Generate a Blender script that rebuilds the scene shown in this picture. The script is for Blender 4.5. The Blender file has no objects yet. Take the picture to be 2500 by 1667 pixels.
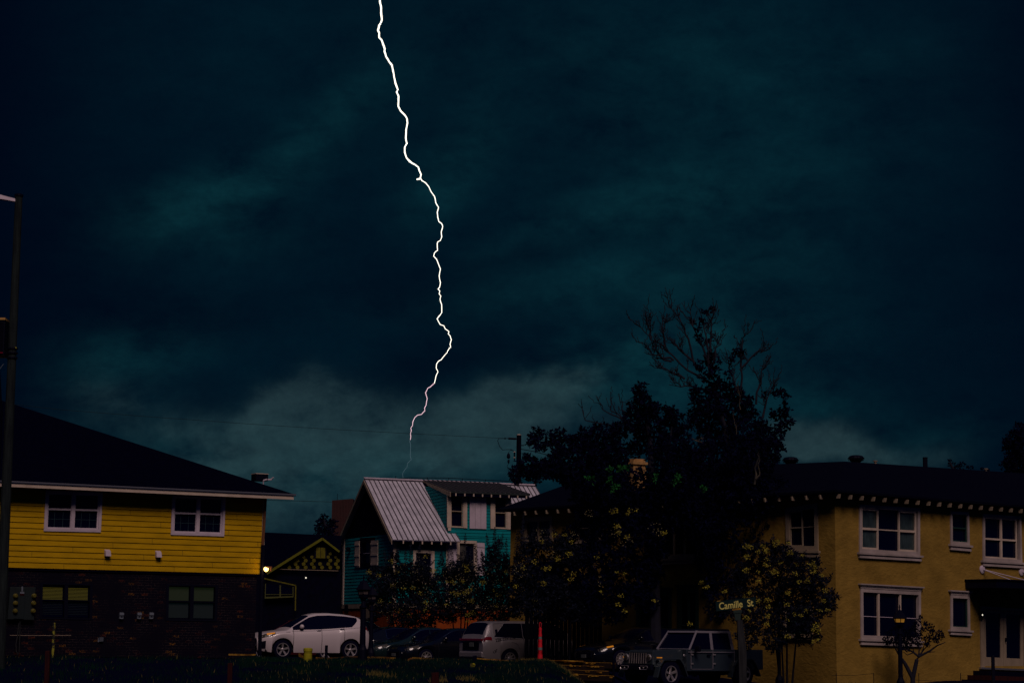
import bpy, math, random
from mathutils import Vector, Matrix
random.seed(7)
R_ = math.radians
SC = bpy.context.scene
COL = SC.collection
# ------------------------------------------------------------------ camera
F_PX = 5200.0; CX, CY = 1250.0, 833.5
EYE = Vector((0, 0, 1.6))
PITCH = math.atan(727.0/F_PX); ROLL = 0.010
_F = Vector((0, math.cos(PITCH), math.sin(PITCH)))
_R0 = Vector((1, 0, 0)); _U0 = Vector((0, -math.sin(PITCH), math.cos(PITCH)))
_R = _R0*math.cos(ROLL)+_U0*math.sin(ROLL); _U = _U0*math.cos(ROLL)-_R0*math.sin(ROLL)
camd = bpy.data.cameras.new("camera"); cam = bpy.data.objects.new("camera", camd); COL.objects.link(cam)
m = Matrix((( _R.x, _U.x, -_F.x, EYE.x), (_R.y, _U.y, -_F.y, EYE.y), (_R.z, _U.z, -_F.z, EYE.z), (0, 0, 0, 1)))
cam.matrix_world = m
camd.sensor_width = 36; camd.lens = 36*F_PX/2500.0; camd.clip_end = 6000; camd.clip_start = 0.5
SC.camera = cam
def ray(px, py):
    return _F+_R*((px-CX)/F_PX)-_U*((py-CY)/F_PX)
def P(px, py, Y):
    d = ray(px, py); return EYE+d*(Y/d.y)
# ------------------------------------------------------------------ world
W = bpy.data.worlds.new("World"); SC.world = W; W.use_nodes = True
def build_world():
    nt = W.node_tree; nt.nodes.clear(); N = nt.nodes; L = nt.links
    def M(op, a, b=None, c=None, clamp=False):
        n = N.new('ShaderNodeMath'); n.operation = op; n.use_clamp = clamp
        for i, v in enumerate((a, b, c)):
            if v is None: continue
            if isinstance(v, (int, float)): n.inputs[i].default_value = v
            else: L.new(v, n.inputs[i])
        return n.outputs[0]
    tc = N.new('ShaderNodeTexCoord'); sp = N.new('ShaderNodeSeparateXYZ'); L.new(tc.outputs['Generated'], sp.inputs[0])
    y = M('MAXIMUM', sp.outputs[1], 0.2)
    u = M('DIVIDE', sp.outputs[0], y); v = M('DIVIDE', sp.outputs[2], y)
    cb = N.new('ShaderNodeCombineXYZ'); L.new(u, cb.inputs[0]); L.new(v, cb.inputs[1])
    def noise(scale, detail, rough, rot=0.0, sx=1.0, sy=1.0, dist=0.0, off=0.0):
        mp = N.new('ShaderNodeMapping'); L.new(cb.outputs[0], mp.inputs[0])
        mp.inputs['Rotation'].default_value = (0, 0, rot); mp.inputs['Scale'].default_value = (sx, sy, 1); mp.inputs['Location'].default_value = (off, off*.7, off)
        n = N.new('ShaderNodeTexNoise'); L.new(mp.outputs[0], n.inputs['Vector'])
        n.inputs['Scale'].default_value = scale; n.inputs['Detail'].default_value = detail; n.inputs['Roughness'].default_value = rough; n.inputs['Distortion'].default_value = dist
        return n.outputs[0]
    w1 = noise(9, 5, .55, off=3.1); w2 = noise(9, 5, .55, off=8.7)
    uw = M('ADD', u, M('MULTIPLY', M('SUBTRACT', w1, .5), .055))
    vw = M('ADD', v, M('MULTIPLY', M('SUBTRACT', w2, .5), .055))
    def blob(px, py, sx, sy, ang):
        d = ray(px, py); u0 = d.x/d.y; v0 = d.z/d.y
        a = R_(ang); ca, sa = math.cos(a), math.sin(a)
        du = M('SUBTRACT', uw, u0); dv = M('SUBTRACT', vw, v0)
        p = M('ADD', M('MULTIPLY', du, ca), M('MULTIPLY', dv, sa)); q = M('SUBTRACT', M('MULTIPLY', dv, ca), M('MULTIPLY', du, sa))
        e = M('ADD', M('POWER', M('ABSOLUTE', M('DIVIDE', p, sx/F_PX)), 2.0), M('POWER', M('ABSOLUTE', M('DIVIDE', q, sy/F_PX)), 2.0))
        return M('POWER', 2.718, M('MULTIPLY', e, -1.0))
    def total(lst):
        acc = None
        for (px, py, sx, sy, an, amp) in lst:
            b = M('MULTIPLY', blob(px, py, sx, sy, an), amp)
            acc = b if acc is None else M('ADD', acc, b)
        return acc
    # teal glow (thin cloud), grey glow (low cloud bank), dark cores
    teal = total([(480, 520, 200, 75, 22, .95), (640, 420, 230, 80, 34, .75), (520, 600, 260, 70, 5, .5), (800, 270, 190, 55, 25, .5), (1560, 500, 260, 60, 12, .65), (1280, 560, 130, 60, 30, .4),
                  (1100, 420, 120, 60, 48, .75), (1330, 700, 420, 60, 8, .55), (1740, 620, 360, 240, 0, .42), (250, 860, 210, 75, 18, 1.3), (1850, 250, 480, 260, 0, .35), (1620, 880, 260, 110, 10, 1.3),
                  (1250, 150, 900, 260, 0, .20), (2260, 1040, 170, 60, 25, .8), (1950, 960, 200, 80, 0, .7), (1000, 1180, 900, 110, 0, .85), (300, 1060, 330, 80, 0, .5)])
    grey = total([(700, 960, 95, 48, 10, 1.1), (600, 1010, 70, 40, 40, .5), (830, 960, 100, 50, -10, .65), (780, 1040, 240, 80, 0, .6), (620, 1110, 230, 70, 10, .5), (900, 1130, 300, 70, 0, .4), (1190, 1030, 130, 60, 25, .75), (1310, 970, 150, 55, 22, 1.3), (1440, 915, 100, 42, 25, 1.1),
                  (1400, 1010, 180, 90, 0, .7), (1180, 1110, 200, 50, 0, .5), (230, 950, 140, 45, 12, .35), (340, 1010, 200, 55, -6, .4), (2015, 1068, 75, 48, 25, 2.8), (1945, 1050, 40, 45, 0, .9), (2090, 1110, 130, 40, 0, 1.2), (2270, 1075, 90, 45, 20, .5), (1930, 1060, 50, 50, 0, .7), (800, 1120, 420, 110, 0, .75), (620, 1060, 200, 80, 20, .5), (1250, 1090, 330, 90, 5, .6), (330, 1000, 230, 90, 0, .4), (150, 930, 130, 60, 20, .35), (650, 1240, 300, 90, 0, .45), (1000, 1040, 120, 60, 0, .3), (820, 1250, 450, 80, 0, .45)])
    dark = total([(1060, 700, 260, 110, -5, .50), (150, 640, 260, 160, 0, .5), (470, 770, 330, 55, 4, .45), (1330, 600, 200, 40, 12, .3), (1130, 880, 220, 55, 8, .5), (1020, 960, 70, 60, 20, .35), (480, 950, 80, 60, 40, .3)])
    n1 = noise(16, 12, .62, rot=-.5, sx=1, sy=2.0, dist=.25); n2 = noise(46, 10, .66, rot=-.45, sx=1, sy=1.6, off=2.0, dist=.25); n3 = noise(6, 5, .5, off=5.); n4 = noise(26, 12, .66, rot=-.2, sx=1, sy=1.25, off=9.0, dist=.35); n5 = noise(300, 4, .7, off=1.0)
    nn = M('ADD', M('MULTIPLY', n1, .62), M('MULTIPLY', n2, .38))
    def ss(x, lo, hi):
        q = N.new('ShaderNodeMapRange'); q.interpolation_type = 'SMOOTHSTEP'; L.new(x, q.inputs[0]); q.inputs[1].default_value = lo; q.inputs[2].default_value = hi; return q.outputs[0]
    mod = M('MAXIMUM', M('ADD', .60, M('MULTIPLY', M('SUBTRACT', nn, .5), 3.8)), 0.05)
    T = M('MULTIPLY', M('MULTIPLY', teal, mod), 1.15)
    ng = M('ADD', M('MULTIPLY', n4, .55), M('MULTIPLY', n1, .45))
    gf = M('MULTIPLY', grey, M('MAXIMUM', M('ADD', .72, M('MULTIPLY', M('SUBTRACT', ng, .5), 3.6)), 0.0))
    G = M('MULTIPLY', ss(gf, -.05, 1.35), M('ADD', .72, M('MULTIPLY', M('SUBTRACT', n2, .5), 1.1)))
    D = M('SUBTRACT', 1.0, M('MINIMUM', M('MULTIPLY', dark, M('ADD', .9, M('MULTIPLY', M('SUBTRACT', ng, .5), -1.6))), .75))
    side = M('POWER', 2.718, M('MULTIPLY', M('POWER', M('ABSOLUTE', M('DIVIDE', M('SUBTRACT', u, .012), .238)), 6.0), -1.0))
    base = M('ADD', M('ADD', .68, M('MULTIPLY', M('SUBTRACT', n3, .5), .7)), M('MULTIPLY', M('SUBTRACT', nn, .5), .9))
    grain = M('ADD', 1.0, M('MULTIPLY', M('SUBTRACT', n5, .5), .35))
    def chan(b, t, g, edge):
        x = M('ADD', M('ADD', M('MULTIPLY', base, b), M('MULTIPLY', T, t)), M('MULTIPLY', G, g))
        x = M('MULTIPLY', M('MULTIPLY', M('MULTIPLY', x, D), side), grain)
        return M('ADD', x, edge)
    r = chan(.0004, .0016, .0175, .0001); g = chan(.0084, .0136, .0325, .0012); b = chan(.0122, .0146, .0320, .0066)
    cc = N.new('ShaderNodeCombineXYZ'); L.new(r, cc.inputs[0]); L.new(g, cc.inputs[1]); L.new(b, cc.inputs[2])
    mr = N.new('ShaderNodeMapRange'); mr.interpolation_type = 'SMOOTHSTEP'; L.new(sp.outputs[1], mr.inputs[0]); mr.inputs[1].default_value = .45; mr.inputs[2].default_value = .85
    mx = N.new('ShaderNodeMix'); mx.data_type = 'RGBA'; L.new(mr.outputs[0], mx.inputs[0]); mx.inputs[6].default_value = (.0015, .006, .026, 1); L.new(cc.outputs[0], mx.inputs[7])
    bg = N.new('ShaderNodeBackground'); L.new(mx.outputs[2], bg.inputs[0]); bg.inputs[1].default_value = 1.0
    out = N.new('ShaderNodeOutputWorld'); L.new(bg.outputs[0], out.inputs[0])
build_world()
# ------------------------------------------------------------------ sun (low soft light of the open sky behind the viewer)
sd = bpy.data.lights.new("sun", 'SUN'); sd.energy = 1.25; sd.angle = R_(26); sd.color = (1.0, .76, .70)
sun = bpy.data.objects.new("sun", sd); COL.objects.link(sun)
SUN_EL, sx_, sy_ = R_(46), .24, -1.0
sv = Vector((sx_, sy_, 0)).normalized()*math.cos(SUN_EL)+Vector((0, 0, math.sin(SUN_EL)))
sun.rotation_euler = sv.to_track_quat('Z', 'Y').to_euler(); sun.location = (0, -5, 30)
SC.view_settings.view_transform = 'Standard'; SC.view_settings.look = 'None'; SC.view_settings.exposure = 0; SC.view_settings.gamma = 1
SC.cycles.max_bounces = 5; SC.cycles.diffuse_bounces = 2
# ------------------------------------------------------------------ materials
def mat(name, col, rough=.7, metal=0.0, var=0.0, vs=3.0, bump=0.0, bs=40.0, spec=.35, coat=0.0, emit=None, es=0.0, col2=None, stretch=(1, 1, 1), thr=None):
    mt = bpy.data.materials.new(name); mt.use_nodes = True; nt = mt.node_tree; N = nt.nodes; L = nt.links
    b = N['Principled BSDF']; b.inputs['Base Color'].default_value = (*col, 1); b.inputs['Roughness'].default_value = rough; b.inputs['Metallic'].default_value = metal
    b.inputs['Specular IOR Level'].default_value = spec; b.inputs['Coat Weight'].default_value = coat; b.inputs['Coat Roughness'].default_value = .08
    tc = N.new('ShaderNodeTexCoord')
    def nz(sc, det=6):
        mp = N.new('ShaderNodeMapping'); mp.inputs['Scale'].default_value = stretch; L.new(tc.outputs['Object'], mp.inputs[0])
        n = N.new('ShaderNodeTexNoise'); n.inputs['Scale'].default_value = sc; n.inputs['Detail'].default_value = det; n.inputs['Roughness'].default_value = .62; L.new(mp.outputs[0], n.inputs['Vector']); return n.outputs[0]
    if var or col2:
        r = N.new('ShaderNodeMapRange'); L.new(nz(vs), r.inputs[0])
        lo, hi = thr if thr else (.3, .7)
        r.inputs[1].default_value = lo; r.inputs[2].default_value = hi
        mx = N.new('ShaderNodeMix'); mx.data_type = 'RGBA'; L.new(r.outputs[0], mx.inputs[0])
        c2 = col2 if col2 else tuple(max(0, c*(1-var)) for c in col); c1 = col if col2 else tuple(min(1, c*(1+var*.5)) for c in col)
        mx.inputs[6].default_value = (*c1, 1); mx.inputs[7].default_value = (*c2, 1); L.new(mx.outputs[2], b.inputs['Base Color'])
    if bump:
        bp = N.new('ShaderNodeBump'); bp.inputs['Strength'].default_value = bump; bp.inputs['Distance'].default_value = .03; L.new(nz(bs, 8), bp.inputs['Height']); L.new(bp.outputs[0], b.inputs['Normal'])
    if emit: b.inputs['Emission Color'].default_value = (*emit, 1); b.inputs['Emission Strength'].default_value = es
    return mt
MT = {}
MT['yellow'] = mat('yellow_paint', (.46, .265, .0015), .75, var=.24, vs=1.3, bump=.25, bs=30, stretch=(1, 1, 4), spec=.1)
MT['teal'] = mat('teal_paint', (.0005, .19, .215), .75, var=.2, vs=1.5, spec=.1)
MT['stucco'] = mat('tan_stucco', (.265, .162, .034), .9, var=.25, vs=1.1, bump=1.0, bs=5.5, spec=.05, stretch=(1, 1, 1.6))
MT['trim'] = mat('white_trim', (.50, .42, .50), .6, var=.18, vs=2.2, spec=.2)
MT['trimd'] = mat('greyish_white_trim', (.36, .30, .29), .6, var=.3, vs=1.6, spec=.2)
MT['cream'] = mat('cream_trim', (.50, .40, .33), .6, var=.2, vs=2.5, spec=.2)
MT['tantrim'] = mat('tan_trim', (.27, .21, .15), .6, var=.2, vs=2.5, spec=.2)
MT['gtrim'] = mat('dark_green_trim', (.010, .035, .030), .7, var=.2, vs=3, spec=.2)
MT['roof'] = mat('black_shingles', (.0006, .0008, .009), .95, var=.4, vs=6, bump=.5, bs=22, spec=.02, stretch=(1, 1, 5))
MT['roofb'] = mat('dark_weathered_shingles', (.0022, .003, .010), .95, col2=(.0006, .0008, .009), vs=7, bump=.5, bs=22, spec=.03, stretch=(.6, .6, 6))
MT['black'] = mat('black_paint', (.0008, .001, .010), .6, spec=.1)
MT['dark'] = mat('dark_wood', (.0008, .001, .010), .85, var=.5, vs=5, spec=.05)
MT['soffit'] = mat('dark_soffit', (.001, .001, .020), .9, spec=.02)
MT['metal'] = mat('galvanised_roof', (.70, .66, .76), .34, .15, col2=(.42, .40, .47), vs=1.6, spec=.5, bump=.1, bs=9)
MT['steel'] = mat('steel', (.35, .35, .38), .35, .8)
MT['chrome'] = mat('chrome', (.7, .68, .72), .18, 1.0)
MT['rim'] = mat('alloy', (.55, .5, .52), .3, .75)
MT['rubber'] = mat('rubber', (.003, .003, .016), .9, spec=.05)
MT['glass'] = mat('dark_glass', (.0012, .0016, .014), .12, spec=.2)
MT['cglass'] = mat('curtained_glass', (.035, .055, .060), .3, spec=.5, var=.5, vs=4, stretch=(3, 3, 1))
MT['muntin'] = mat('muntin_behind_glass', (.010, .030, .040), .6)
MT['tglass'] = mat('curtain', (.06, .055, .05), .6, var=.5, vs=5, stretch=(4, 4, .5))
MT['lime'] = mat('lime_paint', (.12, .12, .010), .7, var=.25, vs=5, spec=.1)
MT['limeb'] = mat('lime_ornament', (.11, .10, .009), .7, var=.4, vs=6, spec=.1)
MT['orange'] = mat('orange_brick', (.27, .05, .008), .85, var=.3, vs=4, bump=.4, bs=20, spec=.1)
MT['redroof'] = mat('red_metal', (.030, .003, .004), .6, var=.3, vs=3)
MT['wood'] = mat('weathered_post', (.035, .036, .040), .9, col2=(.012, .013, .016), vs=4, bump=.5, bs=18, spec=.05, stretch=(4, 4, .4))
MT['polew'] = mat('pole_wood', (.020, .028, .028), .9, col2=(.008, .010, .014), vs=4, bump=.5, bs=18, spec=.05, stretch=(4, 4, .4))
MT['redwood'] = mat('red_wood', (.045, .008, .009), .9, col2=(.012, .005, .008), vs=5, bump=.6, bs=18, spec=.05, stretch=(5, 5, .5))
MT['timber'] = mat('ochre_timber', (.36, .20, .03), .9, col2=(.11, .05, .010), vs=2.3, bump=.7, bs=14, spec=.05, thr=(.42, .62))
MT['timberd'] = mat('rusty_timber', (.26, .10, .02), .9, col2=(.05, .03, .010), vs=2.5, bump=.7, bs=14, spec=.05)
MT['bollard'] = mat('yellow_plastic', (.30, .27, .012), .6, var=.3, vs=3, spec=.2)
MT['peel'] = mat('peeling_yellow', (.26, .25, .02), .8, col2=(.01, .01, .012), vs=9, thr=(.48, .52), stretch=(1, 1, .6))
MT['red'] = mat('delineator_red', (.62, .012, .025), .5, spec=.3)
MT['reflect'] = mat('reflective_grey', (.13, .15, .15), .5)
MT['leaf'] = mat('dark_leaf', (.0016, .0026, .0180), .7, var=.5, vs=3, spec=.03)
MT['leafg'] = mat('myrtle_leaf', (.0035, .006, .018), .6, var=.6, vs=2, spec=.10)
MT['lite'] = mat('lit_green_leaf', (.010, .085, .018), .7, var=.5, vs=3, spec=.1)  # brighter copy of the crown leaf, light put into its colour
MT['bloom'] = mat('bloom_and_lit_tips', (.46, .40, .05), .8, col2=(.16, .14, .02), vs=7, spec=.1)  # blossom plus leaf tips, the light on the tips put into the colour
MT['paleleaf'] = mat('sunlit_leaf', (.30, .26, .13), .6, var=.5, vs=4, spec=.2)  # paler copy of the shrub leaf, sunlight painted into the colour
MT['bark'] = mat('bark', (.004, .004, .016), .9, var=.5, vs=6)
MT['barkl'] = mat('pale_bark', (.06, .05, .035), .9, col2=(.010, .010, .013), vs=2.2, thr=(.42, .6))
MT['ground'] = mat('grass_ground', (.0006, .0022, .014), .95, col2=(.0004, .0008, .016), vs=.7, bump=.6, bs=8, spec=.02)
MT['lot'] = mat('wet_asphalt', (.0010, .0016, .016), .85, var=.4, vs=1, bump=.3, bs=25, spec=.03)
MT['grass'] = mat('grass_blades', (.0012, .019, .0095), .8, col2=(.0010, .003, .012), vs=.8, spec=.05)
MT['dry'] = mat('dry_grass', (.10, .075, .015), .9, var=.4, vs=5)
MT['white'] = mat('white_car_paint', (.56, .49, .53), .32, spec=.5, coat=.6)
MT['silver'] = mat('silver_car_paint', (.30, .27, .29), .35, .35, spec=.5, coat=.5)
MT['navy'] = mat('dark_teal_car_paint', (.008, .020, .024), .22, .2, spec=.6, coat=.9)
MT['inky'] = mat('black_car_paint', (.003, .004, .009), .2, spec=.6, coat=.9)
MT['jeep'] = mat('slate_car_paint', (.028, .040, .052), .32, .3, spec=.5, coat=.6)
MT['redcar'] = mat('dark_red_car_paint', (.05, .004, .008), .3, spec=.5, coat=.8)
MT['seam'] = mat('panel_gap', (.003, .003, .008), .9)
MT['headl'] = mat('headlight_glass', (.05, .045, .04), .25, spec=.4, coat=1)
MT['amber'] = mat('amber_lens', (.6, .22, .01), .2, spec=.6, coat=1, emit=(1, .36, .03), es=.22)
MT['taill'] = mat('tail_lens', (.16, .002, .01), .15, spec=.6, coat=1)
MT['plate'] = mat('number_plate', (.10, .11, .11), .5)
MT['bulb'] = mat('lit_bulb', (1, .8, .3), .4, emit=(1, .62, .16), es=4.5)
MT['amberlit'] = mat('dim_amber_lamp_glass', (.3, .16, .02), .4, emit=(1, .45, .06), es=.15)
MT['lampglass'] = mat('unlit_lamp_glass', (.10, .08, .075), .3, spec=.5)
MT['pinlit'] = mat('small_lit_lamp', (1, 1, .9), .4, emit=(.8, .75, .6), es=1.0)
MT['blindA'] = mat('lit_blinds', (.05, .05, .01), .8, emit=(.42, .34, .02), es=.06)
MT['blindB'] = mat('dim_blinds', (.008, .012, .008), .8, emit=(.10, .16, .06), es=.035)
MT['blindC'] = mat('dark_blinds', (.004, .008, .010), .8, emit=(.010, .05, .06), es=.03)
MT['signg'] = mat('sign_green', (.001, .012, .014), .5, spec=.2)
MT['signt'] = mat('sign_yellow_letters', (.60, .54, .15), .5)
MT['bolt'] = mat('lightning', (1, 1, 1), .5, emit=(1.0, .96, .80), es=1.7)
MT['boltp'] = mat('lightning_pink', (1, 1, 1), .5, emit=(1.0, .62, .74), es=.75)
MT['boltf'] = mat('lightning_faint', (0, 0, 0), .5, emit=(.05, .085, .105), es=1.0)
MT['tancap'] = mat('tan_metal', (.42, .23, .06), .6)
MT['wire'] = mat('wire', (.004, .012, .018), .8)
MT['bluebox'] = mat('grey_box', (.12, .14, .18), .6)
MT['chim'] = mat('chimney_stucco', (.45, .25, .09), .9, var=.3, vs=4)
MT['meter'] = mat('meter_glass', (.11, .095, .015), .3, var=.5, vs=12)
MT['panelg'] = mat('meter_panel', (.0015, .008, .011), .7, var=.3, vs=3)
MT['brown'] = mat('brown_downspout', (.12, .045, .02), .6)
def brick_mat():
    mt = bpy.data.materials.new('dark_brick'); mt.use_nodes = True; nt = mt.node_tree; N = nt.nodes; L = nt.links; b = N['Principled BSDF']
    b.inputs['Roughness'].default_value = .9; b.inputs['Specular IOR Level'].default_value = .05
    uv = N.new('ShaderNodeUVMap'); br = N.new('ShaderNodeTexBrick'); L.new(uv.outputs[0], br.inputs[0])
    br.inputs['Scale'].default_value = 1; br.inputs['Brick Width'].default_value = .22; br.inputs['Row Height'].default_value = .082; br.inputs['Mortar Size'].default_value = .006
    br.inputs['Color1'].default_value = (0, 0, 0, 1); br.inputs['Color2'].default_value = (1, 1, 1, 1); br.inputs['Mortar'].default_value = (0, 0, 0, 1); br.inputs['Bias'].default_value = 0
    cr = N.new('ShaderNodeValToRGB'); L.new(br.outputs[0], cr.inputs[0]); cr.color_ramp.interpolation = 'CONSTANT'
    e = cr.color_ramp.elements; e[0].position = 0; e[0].color = (.004, .003, .009, 1); e[1].position = .70; e[1].color = (.006, .003, .008, 1)
    for p, c in ((.80, (.020, .006, .008, 1)), (.925, (.075, .020, .010, 1)), (.965, (.14, .062, .010, 1))):
        x = e.new(p); x.color = c
    nz = N.new('ShaderNodeTexNoise'); nz.inputs['Scale'].default_value = 1.1; nz.inputs['Detail'].default_value = 3; L.new(uv.outputs[0], nz.inputs['Vector'])
    nr = N.new('ShaderNodeMapRange'); L.new(nz.outputs[0], nr.inputs[0]); nr.inputs[1].default_value = .40; nr.inputs[2].default_value = .62
    nz2 = N.new('ShaderNodeTexNoise'); nz2.inputs['Scale'].default_value = 22; L.new(uv.outputs[0], nz2.inputs['Vector'])
    n2r = N.new('ShaderNodeMapRange'); L.new(nz2.outputs[0], n2r.inputs[0]); n2r.inputs[1].default_value = .42; n2r.inputs[2].default_value = .58
    mu = N.new('ShaderNodeMath'); mu.operation = 'MULTIPLY'; L.new(nr.outputs[0], mu.inputs[0]); L.new(n2r.outputs[0], mu.inputs[1])
    m1 = N.new('ShaderNodeMix'); m1.data_type = 'RGBA'; L.new(mu.outputs[0], m1.inputs[0]); m1.inputs[6].default_value = (.004, .003, .010, 1); L.new(cr.outputs[0], m1.inputs[7])
    mo = N.new('ShaderNodeMath'); mo.operation = 'MULTIPLY'; L.new(br.outputs['Fac'], mo.inputs[0]); L.new(mu.outputs[0], mo.inputs[1])
    m2 = N.new('ShaderNodeMix'); m2.data_type = 'RGBA'; L.new(mo.outputs[0], m2.inputs[0]); L.new(m1.outputs[2], m2.inputs[6]); m2.inputs[7].default_value = (.045, .033, .034, 1)
    L.new(m2.outputs[2], b.inputs['Base Color'])
    bp = N.new('ShaderNodeBump'); bp.inputs['Strength'].default_value = .6; bp.inputs['Distance'].default_value = .01; L.new(br.outputs[0], bp.inputs['Height']); L.new(bp.outputs[0], b.inputs['Normal'])
    return mt
MT['brick'] = brick_mat()
# ------------------------------------------------------------------ objects
ORG = {}
def tag(o, label=None, cat=None, group=None, kind=None):
    if label: o['label'] = label
    if cat: o['category'] = cat
    if group: o['group'] = group
    if kind: o['kind'] = kind
    return o
def thing(name, label, cat, loc, group=None, rotz=0.0, local=False):
    o = bpy.data.objects.new(name, None); COL.objects.link(o); o.location = loc; o.rotation_euler = (0, 0, rotz); o.empty_display_size = .3
    ORG[o.name] = Vector((0, 0, 0)) if local else Vector(loc)
    return tag(o, label, cat, group)
class MB:
    def __init__(s): s.v = []; s.f = []; s.mi = []; s.uv = {}
    def face(s, pts, mi=0):
        n = len(s.v); s.v += [tuple(p) for p in pts]; s.f.append(tuple(range(n, n+len(pts)))); s.mi.append(mi)
    def hexa(s, p, mi=0):   # p: 8 points, bottom 4 then top 4
        n = len(s.v); s.v += [tuple(q) for q in p]
        for q in ((0, 3, 2, 1), (4, 5, 6, 7), (0, 1, 5, 4), (1, 2, 6, 5), (2, 3, 7, 6), (3, 0, 4, 7)):
            s.f.append(tuple(n+i for i in q)); s.mi.append(mi)
    def box(s, c, size, rz=0, mi=0, ex=None, ey=None, ez=None):
        c = Vector(c); a = Vector(ex) if ex else Vector((math.cos(rz), math.sin(rz), 0)); b = Vector(ey) if ey else Vector((-math.sin(rz), math.cos(rz), 0)); d = Vector(ez) if ez else Vector((0, 0, 1))
        a = a*size[0]/2; b = b*size[1]/2; d = d*size[2]/2
        s.hexa([c-a-b-d, c+a-b-d, c+a+b-d, c-a+b-d, c-a-b+d, c+a-b+d, c+a+b+d, c-a+b+d], mi)
    def q(s, fn, s0, s1, t0, t1, h0, h1, mi=0):
        s.hexa([fn(s0, t1, h0), fn(s1, t1, h0), fn(s1, t1, h1), fn(s0, t1, h1), fn(s0, t0, h0), fn(s1, t0, h0), fn(s1, t0, h1), fn(s0, t0, h1)], mi)
    def tube(s, pts, rad, seg=8, mi=0, cap=True):
        pts = [Vector(p) for p in pts]; n = len(pts); rings = []
        for i, p in enumerate(pts):
            d = (pts[min(i+1, n-1)]-pts[max(i-1, 0)]); d = d.normalized() if d.length > 1e-9 else Vector((0, 0, 1))
            up = Vector((0, 0, 1)) if abs(d.z) < .9 else Vector((1, 0, 0)); a = d.cross(up).normalized(); b = d.cross(a).normalized()
            r = rad[i] if isinstance(rad, (list, tuple)) else rad
            k = len(s.v); rings.append(k)
            for j in range(seg):
                t = 2*math.pi*j/seg; s.v.append(tuple(p+a*(r*math.cos(t))+b*(r*math.sin(t))))
        for i in range(n-1):
            for j in range(seg):
                j2 = (j+1) % seg; s.f.append((rings[i]+j, rings[i]+j2, rings[i+1]+j2, rings[i+1]+j)); s.mi.append(mi)
        if cap:
            s.f.append(tuple(rings[0]+j for j in range(seg))[::-1]); s.mi.append(mi); s.f.append(tuple(rings[-1]+j for j in range(seg))); s.mi.append(mi)
    def lathe(s, c, prof, seg=12, axis=(0, 0, 1), mi=0):
        c = Vector(c); ax = Vector(axis).normalized(); up = Vector((1, 0, 0)) if abs(ax.x) < .9 else Vector((0, 1, 0)); a = ax.cross(up).normalized(); b = ax.cross(a).normalized()
        rings = []
        for (r, h) in prof:
            rings.append(len(s.v))
            for j in range(seg):
                t = 2*math.pi*j/seg; s.v.append(tuple(c+ax*h+a*(r*math.cos(t))+b*(r*math.sin(t))))
        for i in range(len(prof)-1):
            for j in range(seg):
                j2 = (j+1) % seg; s.f.append((rings[i]+j, rings[i]+j2, rings[i+1]+j2, rings[i+1]+j)); s.mi.append(mi)
        s.f.append(tuple(rings[0]+j for j in range(seg))[::-1]); s.mi.append(mi); s.f.append(tuple(rings[-1]+j for j in range(seg))); s.mi.append(mi)
    def build(s, name, mats, parent=None, smooth=False, local=None, bevel=0.0, origin=None):
        if not isinstance(mats, (list, tuple)): mats = [mats]
        me = bpy.data.meshes.new(name)
        o_ = ORG.get(parent.name, Vector((0, 0, 0))) if parent else (Vector(origin) if origin is not None else Vector((0, 0, 0)))
        me.from_pydata([(a-o_.x, b-o_.y, c-o_.z) for a, b, c in s.v], [], s.f)
        for k in mats: me.materials.append(MT[k] if isinstance(k, str) else k)
        me.polygons.foreach_set('material_index', s.mi)
        if smooth: me.polygons.foreach_set('use_smooth', [True]*len(s.f))
        me.validate(); me.update()
        o = bpy.data.objects.new(name, me); COL.objects.link(o)
        if parent: o.parent = parent
        else: o.location = o_
        ORG[o.name] = o_.copy()
        if bevel:
            bv = o.modifiers.new('bevel', 'BEVEL'); bv.width = bevel; bv.segments = 2; bv.limit_method = 'ANGLE'
        return o
def quadmap(tl, tr, br, bl, n=None):
    tl, tr, br, bl = map(Vector, (tl, tr, br, bl))
    if n is None:
        n = (tr-tl).cross(bl-tl).normalized()
        if n.y > 0: n = -n
    n = Vector(n)
    def f(s, t, h): return (tl*(1-s)+tr*s)*(1-t)+(bl*(1-s)+br*s)*t+n*h
    f.w = (tr-tl).length; f.hh = (bl-tl).length; f.n = n
    return f
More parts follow.
